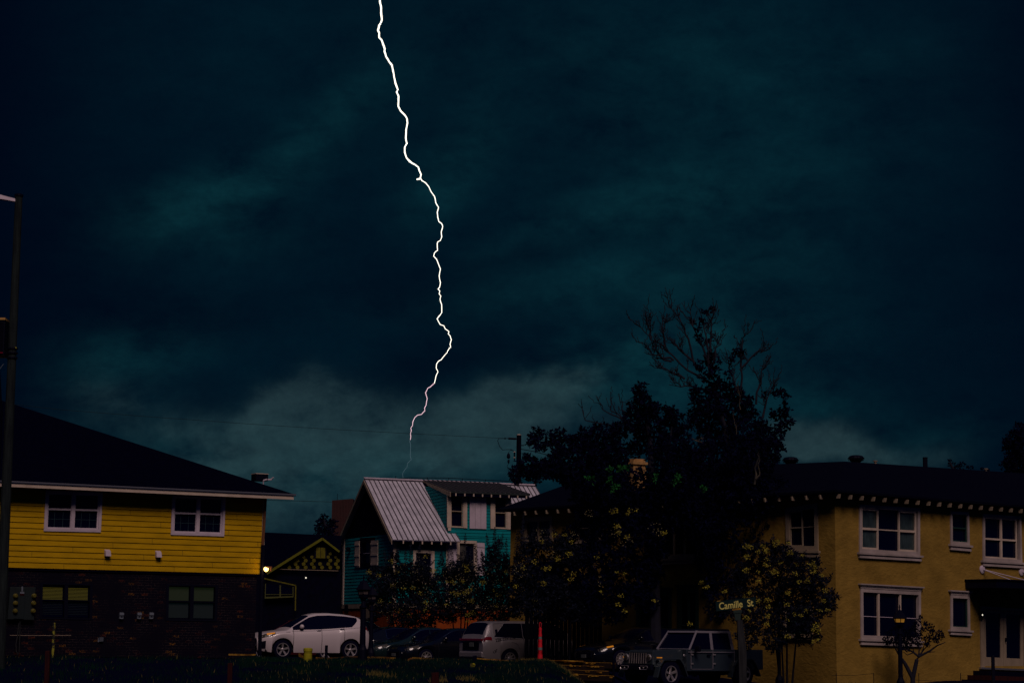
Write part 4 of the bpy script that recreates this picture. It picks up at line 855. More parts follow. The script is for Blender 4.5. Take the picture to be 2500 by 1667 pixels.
shrub('spreading flowering shrub in front of the silver ribbed roof wing of the teal house', 985, YS,
      [(960, 1362, 16), (955, 1395, 22), (930, 1400, 20), (910, 1395, 12), (905, 1412, 14), (940, 1430, 30), (965, 1420, 26), (985, 1400, 28), (1010, 1400, 30), (1030, 1400, 28), (1000, 1440, 36), (960, 1462, 34), (920, 1450, 26), (1040, 1440, 34), (1010, 1480, 36), (970, 1500, 30), (930, 1485, 22), (1050, 1480, 34), (900, 1475, 12), (915, 1505, 14), (1060, 1420, 20), (1000, 1520, 30), (1045, 1525, 22)],
      [(985, 1405, 969, 1340), (1000, 1400, 1003, 1328), (1015, 1395, 1024, 1328), (1010, 1400, 1040, 1352), (965, 1380, 972, 1338), (950, 1400, 938, 1345), (1035, 1400, 1058, 1370), (1060, 1420, 1078, 1350), (990, 1400, 990, 1345), (920, 1410, 897, 1394), (1075, 1380, 1086, 1352)],
      [(901, 1397, 8), (925, 1404, 8), (968, 1395, 8), (957, 1370, 7), (958, 1430, 8), (986, 1435, 6), (1007, 1433, 8), (1027, 1448, 8), (930, 1466, 7), (975, 1490, 10), (1000, 1500, 8), (1037, 1486, 8), (953, 1470, 5), (985, 1378, 7), (1040, 1358, 7), (1058, 1392, 9), (1035, 1468, 5), (915, 1440, 5)],
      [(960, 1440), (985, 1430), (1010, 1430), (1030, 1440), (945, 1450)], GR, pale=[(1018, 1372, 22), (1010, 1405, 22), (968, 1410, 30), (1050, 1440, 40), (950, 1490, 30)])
shrub('upright flowering shrub with fern like shoots in front of the low shuttered window', 1120, YS-.5,
      [(1105, 1395, 26), (1130, 1390, 24), (1090, 1410, 24), (1150, 1400, 24), (1110, 1430, 34), (1150, 1430, 34), (1085, 1445, 24), (1120, 1465, 34), (1160, 1465, 30), (1090, 1480, 24), (1140, 1490, 22), (1100, 1505, 20), (1165, 1500, 14), (1075, 1500, 22), (1120, 1390, 16), (1140, 1370, 12)],
      [(1100, 1390, 1101, 1335), (1138, 1380, 1136, 1306), (1120, 1390, 1116, 1350), (1170, 1400, 1160, 1330), (1180, 1400, 1175, 1345), (1090, 1410, 1078, 1348), (1145, 1390, 1150, 1340), (1095, 1400, 1096, 1340), (1120, 1380, 1128, 1345)],
      [(1135, 1380, 8), (1140, 1392, 7), (1107, 1420, 8), (1128, 1418, 7), (1090, 1421, 5), (1147, 1440, 9), (1118, 1450, 8), (1137, 1447, 8), (1105, 1447, 7), (1150, 1465, 8), (1040, 1470, 6), (1152, 1495, 8), (1143, 1500, 7), (1175, 1487, 8), (1090, 1475, 5), (1178, 1420, 7), (1142, 1515, 6)],
      [(1110, 1420), (1130, 1410), (1150, 1430), (1140, 1400)], GR, pale=[(1105, 1395, 26), (1165, 1385, 26), (1130, 1440, 40)])
shrub('tall narrow leafy shrub hiding the corner between teal and stucco walls', 1210, YS-2,
      [(1205, 1390, 26), (1225, 1370, 22), (1240, 1400, 30), (1215, 1430, 34), (1250, 1440, 34), (1190, 1420, 20), (1200, 1465, 30), (1240, 1480, 34), (1265, 1420, 26), (1275, 1470, 30), (1205, 1345, 16), (1198, 1370, 20), (1218, 1328, 10), (1270, 1380, 22), (1265, 1340, 14), (1275, 1310, 12), (1190, 1500, 26), (1225, 1510, 20), (1262, 1400, 22), (1272, 1445, 28), (1283, 1352, 18), (1266, 1485, 30), (1260, 1368, 14), (1290, 1400, 22)],
      [(1205, 1370, 1208, 1290), (1222, 1360, 1228, 1302), (1195, 1380, 1188, 1305), (1245, 1390, 1262, 1300), (1265, 1360, 1280, 1256), (1215, 1370, 1216, 1310), (1255, 1340, 1275, 1268), (1180, 1400, 1178, 1350), (1232, 1390, 1236, 1318)],
      [(1240, 1395, 8), (1250, 1385, 8), (1275, 1387, 7), (1244, 1398, 7), (1255, 1410, 7), (1235, 1427, 7), (1255, 1428, 7), (1216, 1453, 8), (1247, 1466, 6), (1180, 1422, 8), (1213, 1477, 7), (1205, 1440, 5), (1290, 1360, 7), (1302, 1330, 6), (1262, 1372, 7), (1257, 1402, 7), (1268, 1440, 7), (1278, 1470, 6), (1250, 1350, 6), (1262, 1495, 6), (1240, 1445, 6)],
      [(1210, 1400), (1230, 1400), (1250, 1420)], GR, pale=[(1205, 1400, 30), (1265, 1345, 24), (1235, 1440, 26), (1200, 1490, 40)])
# middle: flower lit shrub mass under the dark tree
shrub('dark leafy shrub with scattered yellow blossom below the broad dark tree', 1390, 74.2,
      [(1300, 1360, 30), (1330, 1330, 24), (1290, 1400, 34), (1340, 1390, 40), (1300, 1440, 40), (1350, 1440, 40), (1300, 1480, 34), (1390, 1480, 40), (1440, 1500, 34), (1350, 1500, 30), (1330, 1300, 14), (1370, 1330, 26), (1400, 1360, 30), (1300, 1320, 14), (1270, 1400, 24), (1262, 1440, 22), (1268, 1482, 26), (1268, 1362, 14), (1282, 1340, 14), (1262, 1412, 14), (1252, 1430, 16), (1256, 1470, 20), (1254, 1392, 12), (1250, 1495, 14)],
      [(1300, 1360, 1302, 1290), (1330, 1340, 1340, 1290), (1360, 1340, 1352, 1290), (1390, 1330, 1398, 1282), (1290, 1370, 1280, 1310), (1262, 1380, 1279, 1256), (1258, 1400, 1264, 1300), (1275, 1360, 1276, 1280)],
      [(1305, 1372, 7), (1361, 1365, 9), (1390, 1352, 9), (1330, 1388, 8), (1341, 1386, 7), (1278, 1385, 7), (1327, 1423, 8), (1401, 1400, 7), (1393, 1413, 7), (1457, 1360, 6), (1305, 1465, 7), (1470, 1445, 6), (1515, 1455, 7), (1260, 1430, 7), (1322, 1322, 6), (1352, 1305, 7), (1395, 1322, 7), (1380, 1305, 6), (1505, 1395, 5), (1525, 1400, 5), (1510, 1475, 7), (1525, 1490, 7), (1600, 1465, 7), (1712, 1422, 7), (1725, 1432, 7), (1503, 1246, 8), (1492, 1250, 7), (1537, 1247, 8), (1505, 1285, 9), (1508, 1300, 8), (1530, 1310, 7), (1620, 1300, 8), (1555, 1245, 6), (1685, 1522, 7), (1532, 1255, 6)],
      [(1300, 1420), (1340, 1420), (1390, 1440)], 'shrubs under the dark trees', yb=-2.6, nm='flowering_shrub', pale=[(1270, 1390, 20), (1320, 1300, 16), (1395, 1310, 16), (1505, 1300, 16), (1530, 1320, 16), (1600, 1290, 18), (1470, 1420, 14), (1350, 1350, 18), (1440, 1255, 14)])
shrub('large round shrub dotted with yellow blossom beside the front corner of the stucco building', 1920, 70.5,
      [(1830, 1345, 22), (1860, 1345, 24), (1893, 1335, 18), (1900, 1355, 28), (1925, 1360, 24), (1950, 1375, 24), (1980, 1385, 20), (1930, 1400, 36), (1880, 1390, 36), (1830, 1390, 34), (1970, 1420, 34), (1990, 1420, 22), (2020, 1450, 18), (2035, 1460, 13), (2000, 1460, 34), (1940, 1450, 44), (1880, 1450, 44), (1820, 1450, 40), (2020, 1480, 22), (1980, 1490, 36), (1920, 1510, 44), (1850, 1510, 44), (1985, 1530, 24), (1960, 1550, 24), (1890, 1560, 34), (1995, 1555, 12), (1990, 1375, 14), (2010, 1420, 14), (1800, 1490, 34), (1820, 1560, 30), (1805, 1400, 20)],
      [(1893, 1345, 1888, 1308), (1925, 1355, 1922, 1318), (1955, 1375, 1966, 1346), (1985, 1385, 2000, 1362), (2010, 1425, 2030, 1402), (1860, 1350, 1852, 1322), (1830, 1350, 1818, 1322), (2025, 1460, 2050, 1452), (1990, 1400, 2012, 1388), (1990, 1545, 2002, 1572), (1975, 1550, 1982, 1580)], [(1823, 1334, 9), (1834, 1335, 7), (1851, 1347, 7), (1869, 1344, 9), (1822, 1360, 9), (1822, 1391, 9), (1863, 1332, 7), (1872, 1345, 7), (1895, 1322, 9), (1893, 1330, 7), (1892, 1396, 10), (1871, 1378, 8), (1872, 1365, 6), (1930, 1350, 8), (1925, 1325, 6), (1960, 1355, 7), (1985, 1375, 9), (1990, 1385, 9), (1975, 1380, 7), (1945, 1378, 6), (1940, 1400, 8), (1970, 1416, 8), (1950, 1420, 6), (1852, 1418, 7), (1829, 1446, 7), (1924, 1446, 8), (1873, 1465, 8), (1921, 1475, 8), (1984, 1395, 8), (2005, 1405, 7), (2015, 1440, 7), (1968, 1490, 6), (2003, 1490, 7), (2020, 1488, 6), (1940, 1500, 6), (1955, 1502, 7), (1875, 1502, 7), (1922, 1512, 6), (1873, 1523, 7), (1993, 1525, 9), (1998, 1540, 8), (1985, 1535, 7), (1923, 1552, 8), (1985, 1565, 6), (1995, 1560, 7), (1822, 1508, 8), (1850, 1467, 7), (1876, 1480, 6), (1830, 1490, 6), (2010, 1465, 6), (1850, 1395, 5), (1905, 1372, 6), (1770, 1443, 6), (1788, 1480, 5), (1817, 1455, 5)],
      [(1880, 1450), (1920, 1440), (1950, 1460), (1900, 1500)], 'shrubs under the dark trees', L=.12, yb=-1.6, dens=1.8)
# small tree on the stucco wall
T = tree_root('tree', 'small forked tree with flat dark crown against the lit stucco wall', 'tree', 2225, 72.5)
YT = 72.6
mb = MB()
b0 = P(2228, 1655, YT); base = Vector((b0.x, b0.y, height(b0.x, b0.y)-.1))
for pts, r0, r1 in (([(2228, 1655), (2238, 1610), (2243, 1602)], .10, .05), ([(2228, 1655), (2210, 1620), (2202, 1608)], .09, .05), ([(2243, 1602), (2228, 1590), (2212, 1582)], .04, .02), ([(2243, 1602), (2270, 1588), (2288, 1575), (2308, 1567)], .045, .012), ([(2243, 1602), (2255, 1585), (2270, 1570)], .035, .012), ([(2243, 1602), (2244, 1580), (2240, 1565)], .03, .012), ([(2260, 1592), (2282, 1590)], .02, .01), ([(2212, 1582), (2200, 1570)], .02, .01), ([(2202, 1608), (2190, 1590), (2180, 1570)], .04, .012), ([(2232, 1594), (2225, 1570)], .02, .01), ([(2250, 1592), (2262, 1560)], .02, .01), ([(2230, 1592), (2215, 1598), (2205, 1590)], .02, .01)):
    q = [P(x, y, YT) for x, y in pts]
    if pts[0] == (2228, 1655): q = [base]+q
    mb.tube(q, [r0+(r1-r0)*i/(len(q)-1) for i in range(len(q))], 7)
mb.build('trunk', 'bark', T)
mb = MB(); clumps(mb, [(2248, 1506, 4), (2240, 1515, 7), (2255, 1520, 8), (2235, 1530, 12), (2262, 1530, 10), (2278, 1537, 8), (2290, 1543, 8), (2300, 1545, 7), (2250, 1545, 14), (2275, 1550, 14), (2295, 1558, 8), (2225, 1548, 18), (2205, 1555, 18), (2185, 1560, 18), (2165, 1565, 14), (2195, 1535, 14), (2170, 1548, 10), (2215, 1570, 14), (2240, 1565, 14), (2265, 1565, 12), (2285, 1562, 8), (2190, 1580, 10), (2210, 1585, 6)], YT, dens=1.5, L=.10, w=.06, jit=.5); mb.build('crown', 'leaf', T)
# ------------------------------------------------------------------ poles, lamps
def utility_pole():
    Y = 56; top = P(46, 480, Y); bot = P(6, 1600, Y); b = Vector((top.x, top.y, height(top.x, top.y)))
    H = thing('street_light_pole', 'tall wooden pole with a street light arm at the left edge', 'street light', b)
    mb = MB(); mb.tube([b-Vector((0, 0, .2)), Vector((top.x, top.y, 4)), Vector((top.x, top.y, 8)), top], [.155, .14, .12, .10], 12); mb.build('pole', 'polew', H)
    mb = MB(); mb.lathe(top-Vector((0, 0, .02)), [(.10, 0), (.12, .02), (.12, .07), (.05, .10)], 12); mb.build('cap', 'black', H)
    a = P(41, 490, Y); l = P(-14, 478, Y); mb = MB(); n = 8; d = l-a
    prof = [(.0, .05), (.06, .075), (.2, .085), (.4, .09), (.7, .11), (1.2, .12), (1.5, .05)]
    for i in range(len(prof)-1):
        t0, h0 = prof[i]; t1, h1 = prof[i+1]; p0 = a+d*t0; p1 = a+d*t1; Yv = Vector((0, 1, 0)); Zv = Vector((0, 0, 1))
        mb.hexa([p0-Yv*h0-Zv*h0*.6, p1-Yv*h1-Zv*h1*.6, p1+Yv*h1-Zv*h1*.6, p0+Yv*h0-Zv*h0*.6, p0-Yv*h0*.6+Zv*h0*.5, p1-Yv*h1*.6+Zv*h1*.5, p1+Yv*h1*.6+Zv*h1*.5, p0+Yv*h0*.6+Zv*h0*.5])
    mb.build('lamp_head', 'trim', H)
    mb = MB(); c = P(35, 862, Y); c.x = top.x; 
    for dz in (-.13, .0, .12): mb.lathe(c+Vector((0, 0, dz)), [(.13, -.02), (.15, -.02), (.15, .02), (.13, .02)], 12)
    mb.box(c+Vector((.11, -.08, .14)), (.05, .05, .05), mi=1); mb.tube([c, P(16, 861, Y)], .025, 6); mb.build('clamp', ['black', 'peel'], H)
    # louvred cabinet
    K = P(-22, 780, Y); H2 = thing('cabinet', 'dark louvered box with tan cap at the left edge beside the pole', 'equipment box', Vector((K.x, K.y, height(K.x, K.y))))
    q = [P(-60, 781, Y), P(12.5, 781, Y), P(9, 868, Y), P(-62, 868, Y)]; f = quadmap(*q, n=(0, -1, 0)); mb = MB(); mb.q(f, 0, 1, 0, 1, -.5, 0)
    for i in range(16): mb.q(f, .1, .96, .06+i*.056, .085+i*.056, 0, .02)
    mb.build('housing', 'black', H2); mb = MB(); mb.q(f, -.01, 1.01, -.06, 0, -.52, .03); mb.build('cap', 'tancap', H2)
    mb = MB(); mb.tube([P(-12, 868, Y), P(-4, 1010, Y), Vector((P(-4, 1010, Y).x, P(-4, 1010, Y).y, height(K.x, K.y)))], .11, 10); mb.build('post', 'dark', H2)
    mb = MB(); c = P(3, 861, Y-.05); mb.box(c, (.09, .03, .03)); mb.build('reflector', 'taill', H2)
    mb = MB(); mb.tube([P(-4, 905, Y-.15), P(9, 888, Y-.15)], .01, 4); mb.build('stay_wire', 'bluebox', H2)
utility_pole()
def rear_pole():
    Y = 112; top = P(1267, 1062, Y); b = Vector((top.x, top.y, height(top.x, top.y)))
    H = thing('utility_pole', 'dark utility pole with insulators and cables beside the dense tree', 'utility pole', b)
    mb = MB(); mb.tube([b, top], [.16, .125], 12); mb.lathe(top, [(.125, 0), (.12, .03), (.06, .05)], 12, mi=1); mb.build('pole', ['dark', 'cream'], H)
    mb = MB(); mb.tube([P(1262, 1071, Y-.1), P(1258, 1071, Y-.1), P(1241, 1070, Y-.1)], [.03, .055, .055], 8); mb.tube([P(1241, 1070, Y-.1), P(1217, 1070, Y-.1)], .02, 6); mb.lathe(P(1233, 1070, Y-.1), [(.04, -.03), (.055, 0), (.04, .03)], 8, (1, 0, 0)); mb.build('strain_insulator', 'black', H)
    mb = MB(); mb.tube([P(x, y, Y-.1) for x, y in ((1217, 1071), (1215, 1076), (1220, 1090), (1227, 1098), (1238, 1097), (1248, 1097), (1255, 1101))], .018, 6); mb.tube([P(x, y, Y-.1) for x, y in ((1242, 1112), (1242, 1103), (1247, 1098), (1253, 1100))], .016, 6)
    mb.tube([P(x, y, Y-.1) for x, y in ((1244, 1122), (1243, 1130), (1238, 1137), (1241, 1148), (1244, 1158), (1248, 1175))], .014, 6); mb.build('jumper_cable', 'black', H)
    mb = MB(); c = P(1256, 1108, Y-.1)
    for i, (r, h) in enumerate(((.075, .1), (.05, .04), (.06, -.03), (.05, -.1), (.07, -.2))): mb.lathe(c+Vector((0, 0, h)), [(.03, -.03), (r, 0), (.03, .03)], 10, mi=(1 if i in (0, 4) else 0))
    mb.tube([c+Vector((0, 0, .1)), c-Vector((0, 0, .4))], .03, 6); mb.build('bushing', ['dark', 'cream'], H)
    mb = MB(); c = P(1241.5, 1113, Y-.1); mb.lathe(c, [(.05, -.14), (.10, -.05), (.08, .08), (.03, .16)], 8); mb.lathe(c-Vector((0, 0, .28)), [(.03, -.1), (.06, 0), (.03, .1)], 8); mb.build('surge_arrester', 'black', H)
    mb = MB(); mb.box(P(1276, 1087, Y), (.14, .05, .05)); mb.build('bracket', 'black', H)
    def w(name, label, pts, r, Ya, Yb):
        mb = MB(); n = len(pts); q = []
        for i in range(n-1):
            for k in range(6):
                t = (i+k/6)/(n-1); x = pts[i][0]*(1-k/6)+pts[i+1][0]*k/6; y = pts[i][1]*(1-k/6)+pts[i+1][1]*k/6; q.append(P(x, y, Ya+(Yb-Ya)*t))
        q.append(P(pts[-1][0], pts[-1][1], Yb)); mb.tube(q, r, 4); o = mb.build(name, 'wire', origin=(q[0].x, q[0].y, q[0].z)); tag(o, label, 'cable')
    w('overhead_cable', 'thin overhead cable sagging across the sky to the utility pole', [(-40, 979), (150, 1000), (350, 1016), (600, 1034), (800, 1047), (1000, 1058), (1217, 1069)], .009, 100, 112)
    w('overhead_cable', 'short cable running from the utility pole into the dense tree crown', [(1272, 1096), (1300, 1101), (1345, 1112)], .02, 112, 108)
    w('overhead_cable', 'faint low cable right of the yellow house roof', [(640, 1220), (720, 1222), (820, 1225)], .012, 115, 118)
rear_pole()
def lamp_post(label, x, ytop, Y, glass, scale=1.0, post_r=.07, lit=False):
    c = P(x, ytop, Y); g = height(c.x, c.y); H = thing('lamp_post', label, 'lamp post', Vector((c.x, c.y, g)), 'lantern topped lamp posts')
    s = scale; z = c.z; O = lambda h: Vector((c.x, c.y, z-h*s))
    mb = MB(); mb.lathe(O(0), [(.012*s, 0), (.02*s, -.05*s), (.035*s, -.08*s), (.018*s, -.11*s), (.02*s, -.16*s), (.07*s, -.19*s), (.10*s, -.22*s), (.22*s, -.40*s), (.235*s, -.43*s), (.20*s, -.45*s)], 6); mb.build('finial_and_roof', 'black', H)
    mb = MB(); mb.lathe(O(0), [(.17*s, -.451*s), (.145*s, -.555*s)], 6); mb.build('lamp_glass', glass, H)
    mb = MB()
    for k in range(6):
        t = 2*math.pi*k/6+.0; ax = Vector((0, 0, 1)); up = Vector((1, 0, 0)); a = ax.cross(up).normalized(); b_ = ax.cross(a).normalized(); d = a*math.cos(t)+b_*math.sin(t)
        mb.tube([O(.45)+d*.178*s, O(.64)+d*.135*s], .012*s, 4)
    mb.lathe(O(0), [(.15*s, -.56*s), (.135*s, -.64*s), (.09*s, -.70*s), (.06*s, -.74*s)], 6); mb.build('lantern_frame', 'black', H)
    mb = MB(); h = z-g; mb.lathe(Vector((c.x, c.y, g)), [(.13, -.1), (.13, .35), (.10, .42), (post_r, .5), (post_r*.9, h-.95*s), (post_r*1.3, h-.93*s), (post_r*1.3, h-.89*s), (post_r*.8, h-.87*s), (.05, h-.73*s)], 12); mb.build('post', 'black', H)
    return H
lamp_post('black lamp post with unlit lantern standing in front of the white suv tail', 888.5, 1401, 60, 'lampglass', 1.0, .085)
lamp_post('more distant black lamp post half hidden by the flowering shrub', 908.5, 1420, 70, 'lampglass', 1.0, .07)
lamp_post('dark lamp post with a dimly glowing amber lantern in front of the stucco wall', 2196, 1475, 68, 'amberlit', 1.0, .075)
lamp_post('lamp post with a pale grey lantern buried in the yellow blossom shrub', 1901, 1444, 70.4, 'lampglass', 1.0, .06)
# ------------------------------------------------------------------ small things
def simple(name, label, cat, mbf, m, loc, group=None, bevel=0):
    mb = MB(); mbf(mb); o = mb.build(name, m, origin=loc, bevel=bevel); tag(o, label, cat, group); return o
def post(name, label, cat, x0, y0, Y, w, m, tilt=0.0, group=None, h=None, seg=8, rz=0, sq=True):
    t = P(x0, y0, Y); g = Vector((t.x, t.y, height(t.x, t.y)-.05)); top = t
    mb = MB()
    if sq:
        a = Vector((math.cos(rz), math.sin(rz), 0)); b = Vector((-math.sin(rz), math.cos(rz), 0)); k = w/2
        mb.hexa([g-a*k-b*k, g+a*k-b*k, g+a*k+b*k, g-a*k+b*k, top-a*k*.95-b*k, top+a*k*.95-b*k*.9+Vector((0, 0, .015)), top+a*k+b*k, top-a*k+b*k])
    else: mb.tube([g, g.lerp(top, .5), top], w/2, seg)
    o = mb.build(name, m, origin=(g.x, g.y, g.z), bevel=.012); tag(o, label, cat, group); return o
post('wooden_post', 'reddish weathered post at the bottom left below the peeling yellow pipe', 'post', 117, 1588, 50, .11, 'redwood', group='reddish wooden posts')
post('wooden_post', 'reddish weathered post at the bottom, under the right end of the brick wall', 'post', 562, 1618, 50, .11, 'redwood', group='reddish wooden posts')
post('wooden_post', 'reddish weathered post at the bottom, below the loose ochre board', 'post', 1062.5, 1641, 50, .18, 'redwood', group='reddish wooden posts')
post('thin_post', 'thin dark post under the middle of the white suv', 'post', 797, 1574, 61, .09, 'dark', sq=False, group='thin dark posts')
post('thin_post', 'thin dark post at the right end of the timber steps', 'post', 1498, 1606, 61, .08, 'dark', sq=False, group='thin dark posts')
post('thin_post', 'dark post in front of the french doors of the stucco building', 'post', 2424, 1600, 66, .10, 'black', group='thin dark posts')
post('short_post', 'short dark post next to the leaning ochre stake', 'post', 1159, 1600, 60.5, .12, 'dark')
post('pipe_post', 'slender pipe with peeling yellow paint in front of the dark brick wall', 'post', 132, 1519, 62, .085, 'peel', sq=False)
def bol(mb):
    t = P(752, 1581, 60); g = height(t.x, t.y); h = t.z-g; mb.lathe(Vector((t.x, t.y, g)), [(.118, -.1), (.118, h-.10), (.123, h-.098), (.128, h-.085), (.128, h-.02), (.11, h), (.02, h+.01)], 20); mb.lathe(Vector((t.x, t.y, g)), [(.120, h-.135), (.120, h-.125)], 20, mi=1)
simple('bollard', 'stout yellow bollard with cap in front of the white suv', 'bollard', bol, ['bollard', 'seam'], gp(752, 1581, 60))
def stake(mb):
    a = P(1141, 1658, 57.5); b = P(1156, 1622, 58.5); mb.tube([a, b], [.06, .055], 6); c = P(1165, 1630, 58.6); mb.tube([c-Vector((0, 0, .12)), c+Vector((0, 0, .05))], [.05, .045], 6)
simple('stake', 'leaning round ochre stake in the grass', 'stake', stake, 'bollard', gp(1141, 1658, 57.5))
random.seed(11)
TB = [((558, 1597), (624, 1597.5), 68.6, 4, 'timber', 'ochre timber at the foot of the dark brick wall'), ((729, 1597), (741, 1604), 64.8, 7, 'timber', 'short ochre timber end left of the yellow bollard'),
      ((771, 1606), (793, 1607.5), 63.9, 8, 'timber', 'short thick ochre timber right of the yellow bollard'), ((800, 1608), (879, 1604), 64, 7, 'timberd', 'long rusty timber under the white suv rear wheel'), ((893, 1604.5), (966, 1607), 64, 6, 'timber', 'rusty timber right of the black lamp post'),
      ((1006, 1605.5), (1084, 1608.5), 63.8, 4, 'timber', 'thin ochre timber in front of the dark sedans'), ((1087, 1609), (1152, 1611), 63.6, 3.5, 'timber', 'thin ochre timber left of the short dark post'), ((1164, 1606.5), (1256, 1613), 63.4, 3.5, 'timber', 'thin ochre timber under the silver van rear wheel'),
      ((1272, 1609.5), (1296, 1610), 63.3, 4, 'timber', 'short ochre timber left of the red delineator'), ((1308, 1611.5), (1425, 1612.5), 63.0, 2.2, 'timber', 'long thin timber edge running from the delineator to the steps')]
for (a, b, Y, th, m_, lab) in TB:
    A, B_ = P(*a, Y), P(*b, Y-.15); h = th/F_PX*Y; L = (B_-A).length; n = max(2, int(L/.28)); mb = MB()
    dpt = .16; prev = None
    for i in range(n+1):
        t = i/n; c = A.lerp(B_, t)+Vector((0, 0, random.uniform(-.008, .008))); hh = h*random.uniform(.85, 1.1); k = random.uniform(-.01, .01)
        ring = [c+Vector((0, 0, -hh/2-.10)), c+Vector((0, k, hh/2)), c+Vector((0, dpt, hh/2-.005)), c+Vector((0, dpt, -hh/2-.10))]
        ring2 = [c+Vector((0, 0, -hh/2)), ring[1], ring[2], c+Vector((0, dpt, -hh/2))]
        r = ring2
        if prev: 
            for q in range(4): mb.face([prev[q], r[q], r[(q+1) % 4], prev[(q+1) % 4]])
        else: mb.face(r)
        prev = r
    mb.face(prev[::-1]); o = mb.build('landscape_timber', m_, origin=tuple(A), bevel=.01); tag(o, lab, 'timber', 'timbers edging the car park')
def board(mb):
    f = quadmap(P(1052, 1613, 61), P(1112, 1617, 60.6), P(1108, 1622, 60.4), P(1056, 1622, 60.4)); mb.q(f, 0, 1, 0, 1, -.04, .0)
simple('board', 'loose ochre board lying on the grass edge', 'board', board, 'timber', P(1080, 1620, 60.7), bevel=.008)
def rock(px, py, Y, r, lab, m_='timberd'):
    c = P(px, py, Y); mb = MB(); rr = r/F_PX*Y; import_pts = []
    bm_pts = []
    for i in range(7):
        th = math.pi*i/6
        for j in range(9): ph = 2*math.pi*j/9; k = rr*random.uniform(.75, 1.1); bm_pts.append(c+Vector((math.sin(th)*math.cos(ph)*k*1.2, math.sin(th)*math.sin(ph)*k, math.cos(th)*k*.8)))
    n = len(mb.v); mb.v += [tuple(p) for p in bm_pts]
    for i in range(6):
        for j in range(9): mb.f.append((n+i*9+j, n+i*9+(j+1) % 9, n+(i+1)*9+(j+1) % 9, n+(i+1)*9+j)); mb.mi.append(0)
    o = mb.build('rock', m_, origin=tuple(c)); tag(o, lab, 'rock', 'rocks along the timber edge')
rock(1003, 1612, 63, 9, 'rough rusty rock in front of the dark green sedan', 'timberd'); rock(1268, 1624, 62, 6, 'ochre rock in the grass right of the silver van', 'timber'); rock(1262, 1616, 62.4, 4, 'small reddish stone above the ochre rock', 'timberd')
def steps():
    p = P(1430, 1640, 61); H = thing('timber_steps', 'flight of low ochre timber steps cut into the grass bank', 'steps', Vector((p.x, p.y, height(p.x, p.y))))
    for (xa, ya, xb, yb, Y) in ((1352, 1612, 1505, 1618, 63.0), (1355, 1622, 1476, 1626, 62.3), (1374, 1634, 1487, 1638, 61.6), (1376, 1644, 1495, 1649.5, 60.9)):
        a, b = P(xa, ya, Y), P(xb, yb, Y); mb = MB(); n = 7; prev = None
        for i in range(n+1):
            c = a.lerp(b, i/n)+Vector((0, 0, random.uniform(-.006, .006))); r = [c+Vector((0, 0, -.16)), c, c+Vector((0, .7, .0)), c+Vector((0, .7, -.16))]
            if prev:
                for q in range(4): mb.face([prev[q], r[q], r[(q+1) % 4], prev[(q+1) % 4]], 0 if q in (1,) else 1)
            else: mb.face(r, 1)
            prev = r
        mb.face(prev[::-1], 1)
        # worn front lip with litter
        for k in range(26):
            t = random.random(); c = a.lerp(b, t)+Vector((0, -.02, -.02+random.uniform(-.02, .02)))
            if math.sin(t*17+ya) > -.1: mb.box(c, (random.uniform(.04, .12), .03, random.uniform(.015, .05)), mi=0)
        mb.build('tread', ['timber', 'timberd2'], H)
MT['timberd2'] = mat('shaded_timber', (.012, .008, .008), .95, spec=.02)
steps()
def delineator():
    t = P(1320.5, 1518, 62.6); bt = P(1317, 1607, 62.6); c = Vector(((t.x+bt.x)/2, 62.6, bt.z)); H = thing('delineator', 'red channelizer cone post with grey reflective bands at the car park edge', 'traffic cone', c); h = t.z-bt.z
    def rr(f): return .072-.040*f
    mb = MB(); prof = []
    for f0, f1, e in ((0, .115, .006), (.115, .235, .0), (.315, .38, .004), (.38, .475, -.002), (.475, .52, .006), (.61, .66, .007), (.66, .78, -.004), (.78, .85, .005)):
        mb.lathe(c, [(rr(f0)+e, f0*h), (rr(f1)+e, f1*h)], 14)
    mb.lathe(c, [(rr(0), 0), (rr(.85), .85*h)], 14)
    # handle loop
    w = .03; z0, z1 = .85*h, h
    for s in (-1, 1): mb.box(c+Vector((s*.026, 0, (z0+z1)/2)), (.012, .03, z1-z0))
    mb.box(c+Vector((0, 0, z1-.01)), (.064, .03, .022)); mb.box(c+Vector((0, 0, z0+.01)), (.064, .03, .02)); mb.build('body', 'red', H)
    for f0, f1 in ((.24, .31), (.535, .60)): mb = MB(); mb.lathe(c, [(rr(f0)+.003, f0*h), (rr(f1)+.003, f1*h)], 14); mb.build('reflective_band', 'reflect', H)
    mb = MB(); mb.box(c+Vector((0, 0, -.03)), (.30, .30, .06)); mb.build('base', 'rubber', H, bevel=.01)
delineator()
def fence():
    a, b = P(1281, 1600, 78.5), P(1470, 1600, 78.5); g = height(a.x, a.y); t = P(1281, 1425, 78.5).z
    H = thing('fence', 'tall black board screen beside the silver van', 'fence', Vector((a.x, a.y, g)))
    mb = MB(); n = 18
    for i in range(n):
        x0 = a.x+(b.x-a.x)*i/n; x1 = a.x+(b.x-a.x)*(i+1)/n-.012; mb.box(((x0+x1)/2, a.y+(.01 if i % 2 else 0), (g-.2+t)/2), (x1-x0, .03, t-g+.2))
    mb.build('boards', 'black', H); mb = MB()
    for z in (g+.4, t-.4): mb.box(((a.x+b.x)/2, a.y+.06, z), (b.x-a.x, .06, .1))
    mb.build('rails', 'dark', H)
fence()
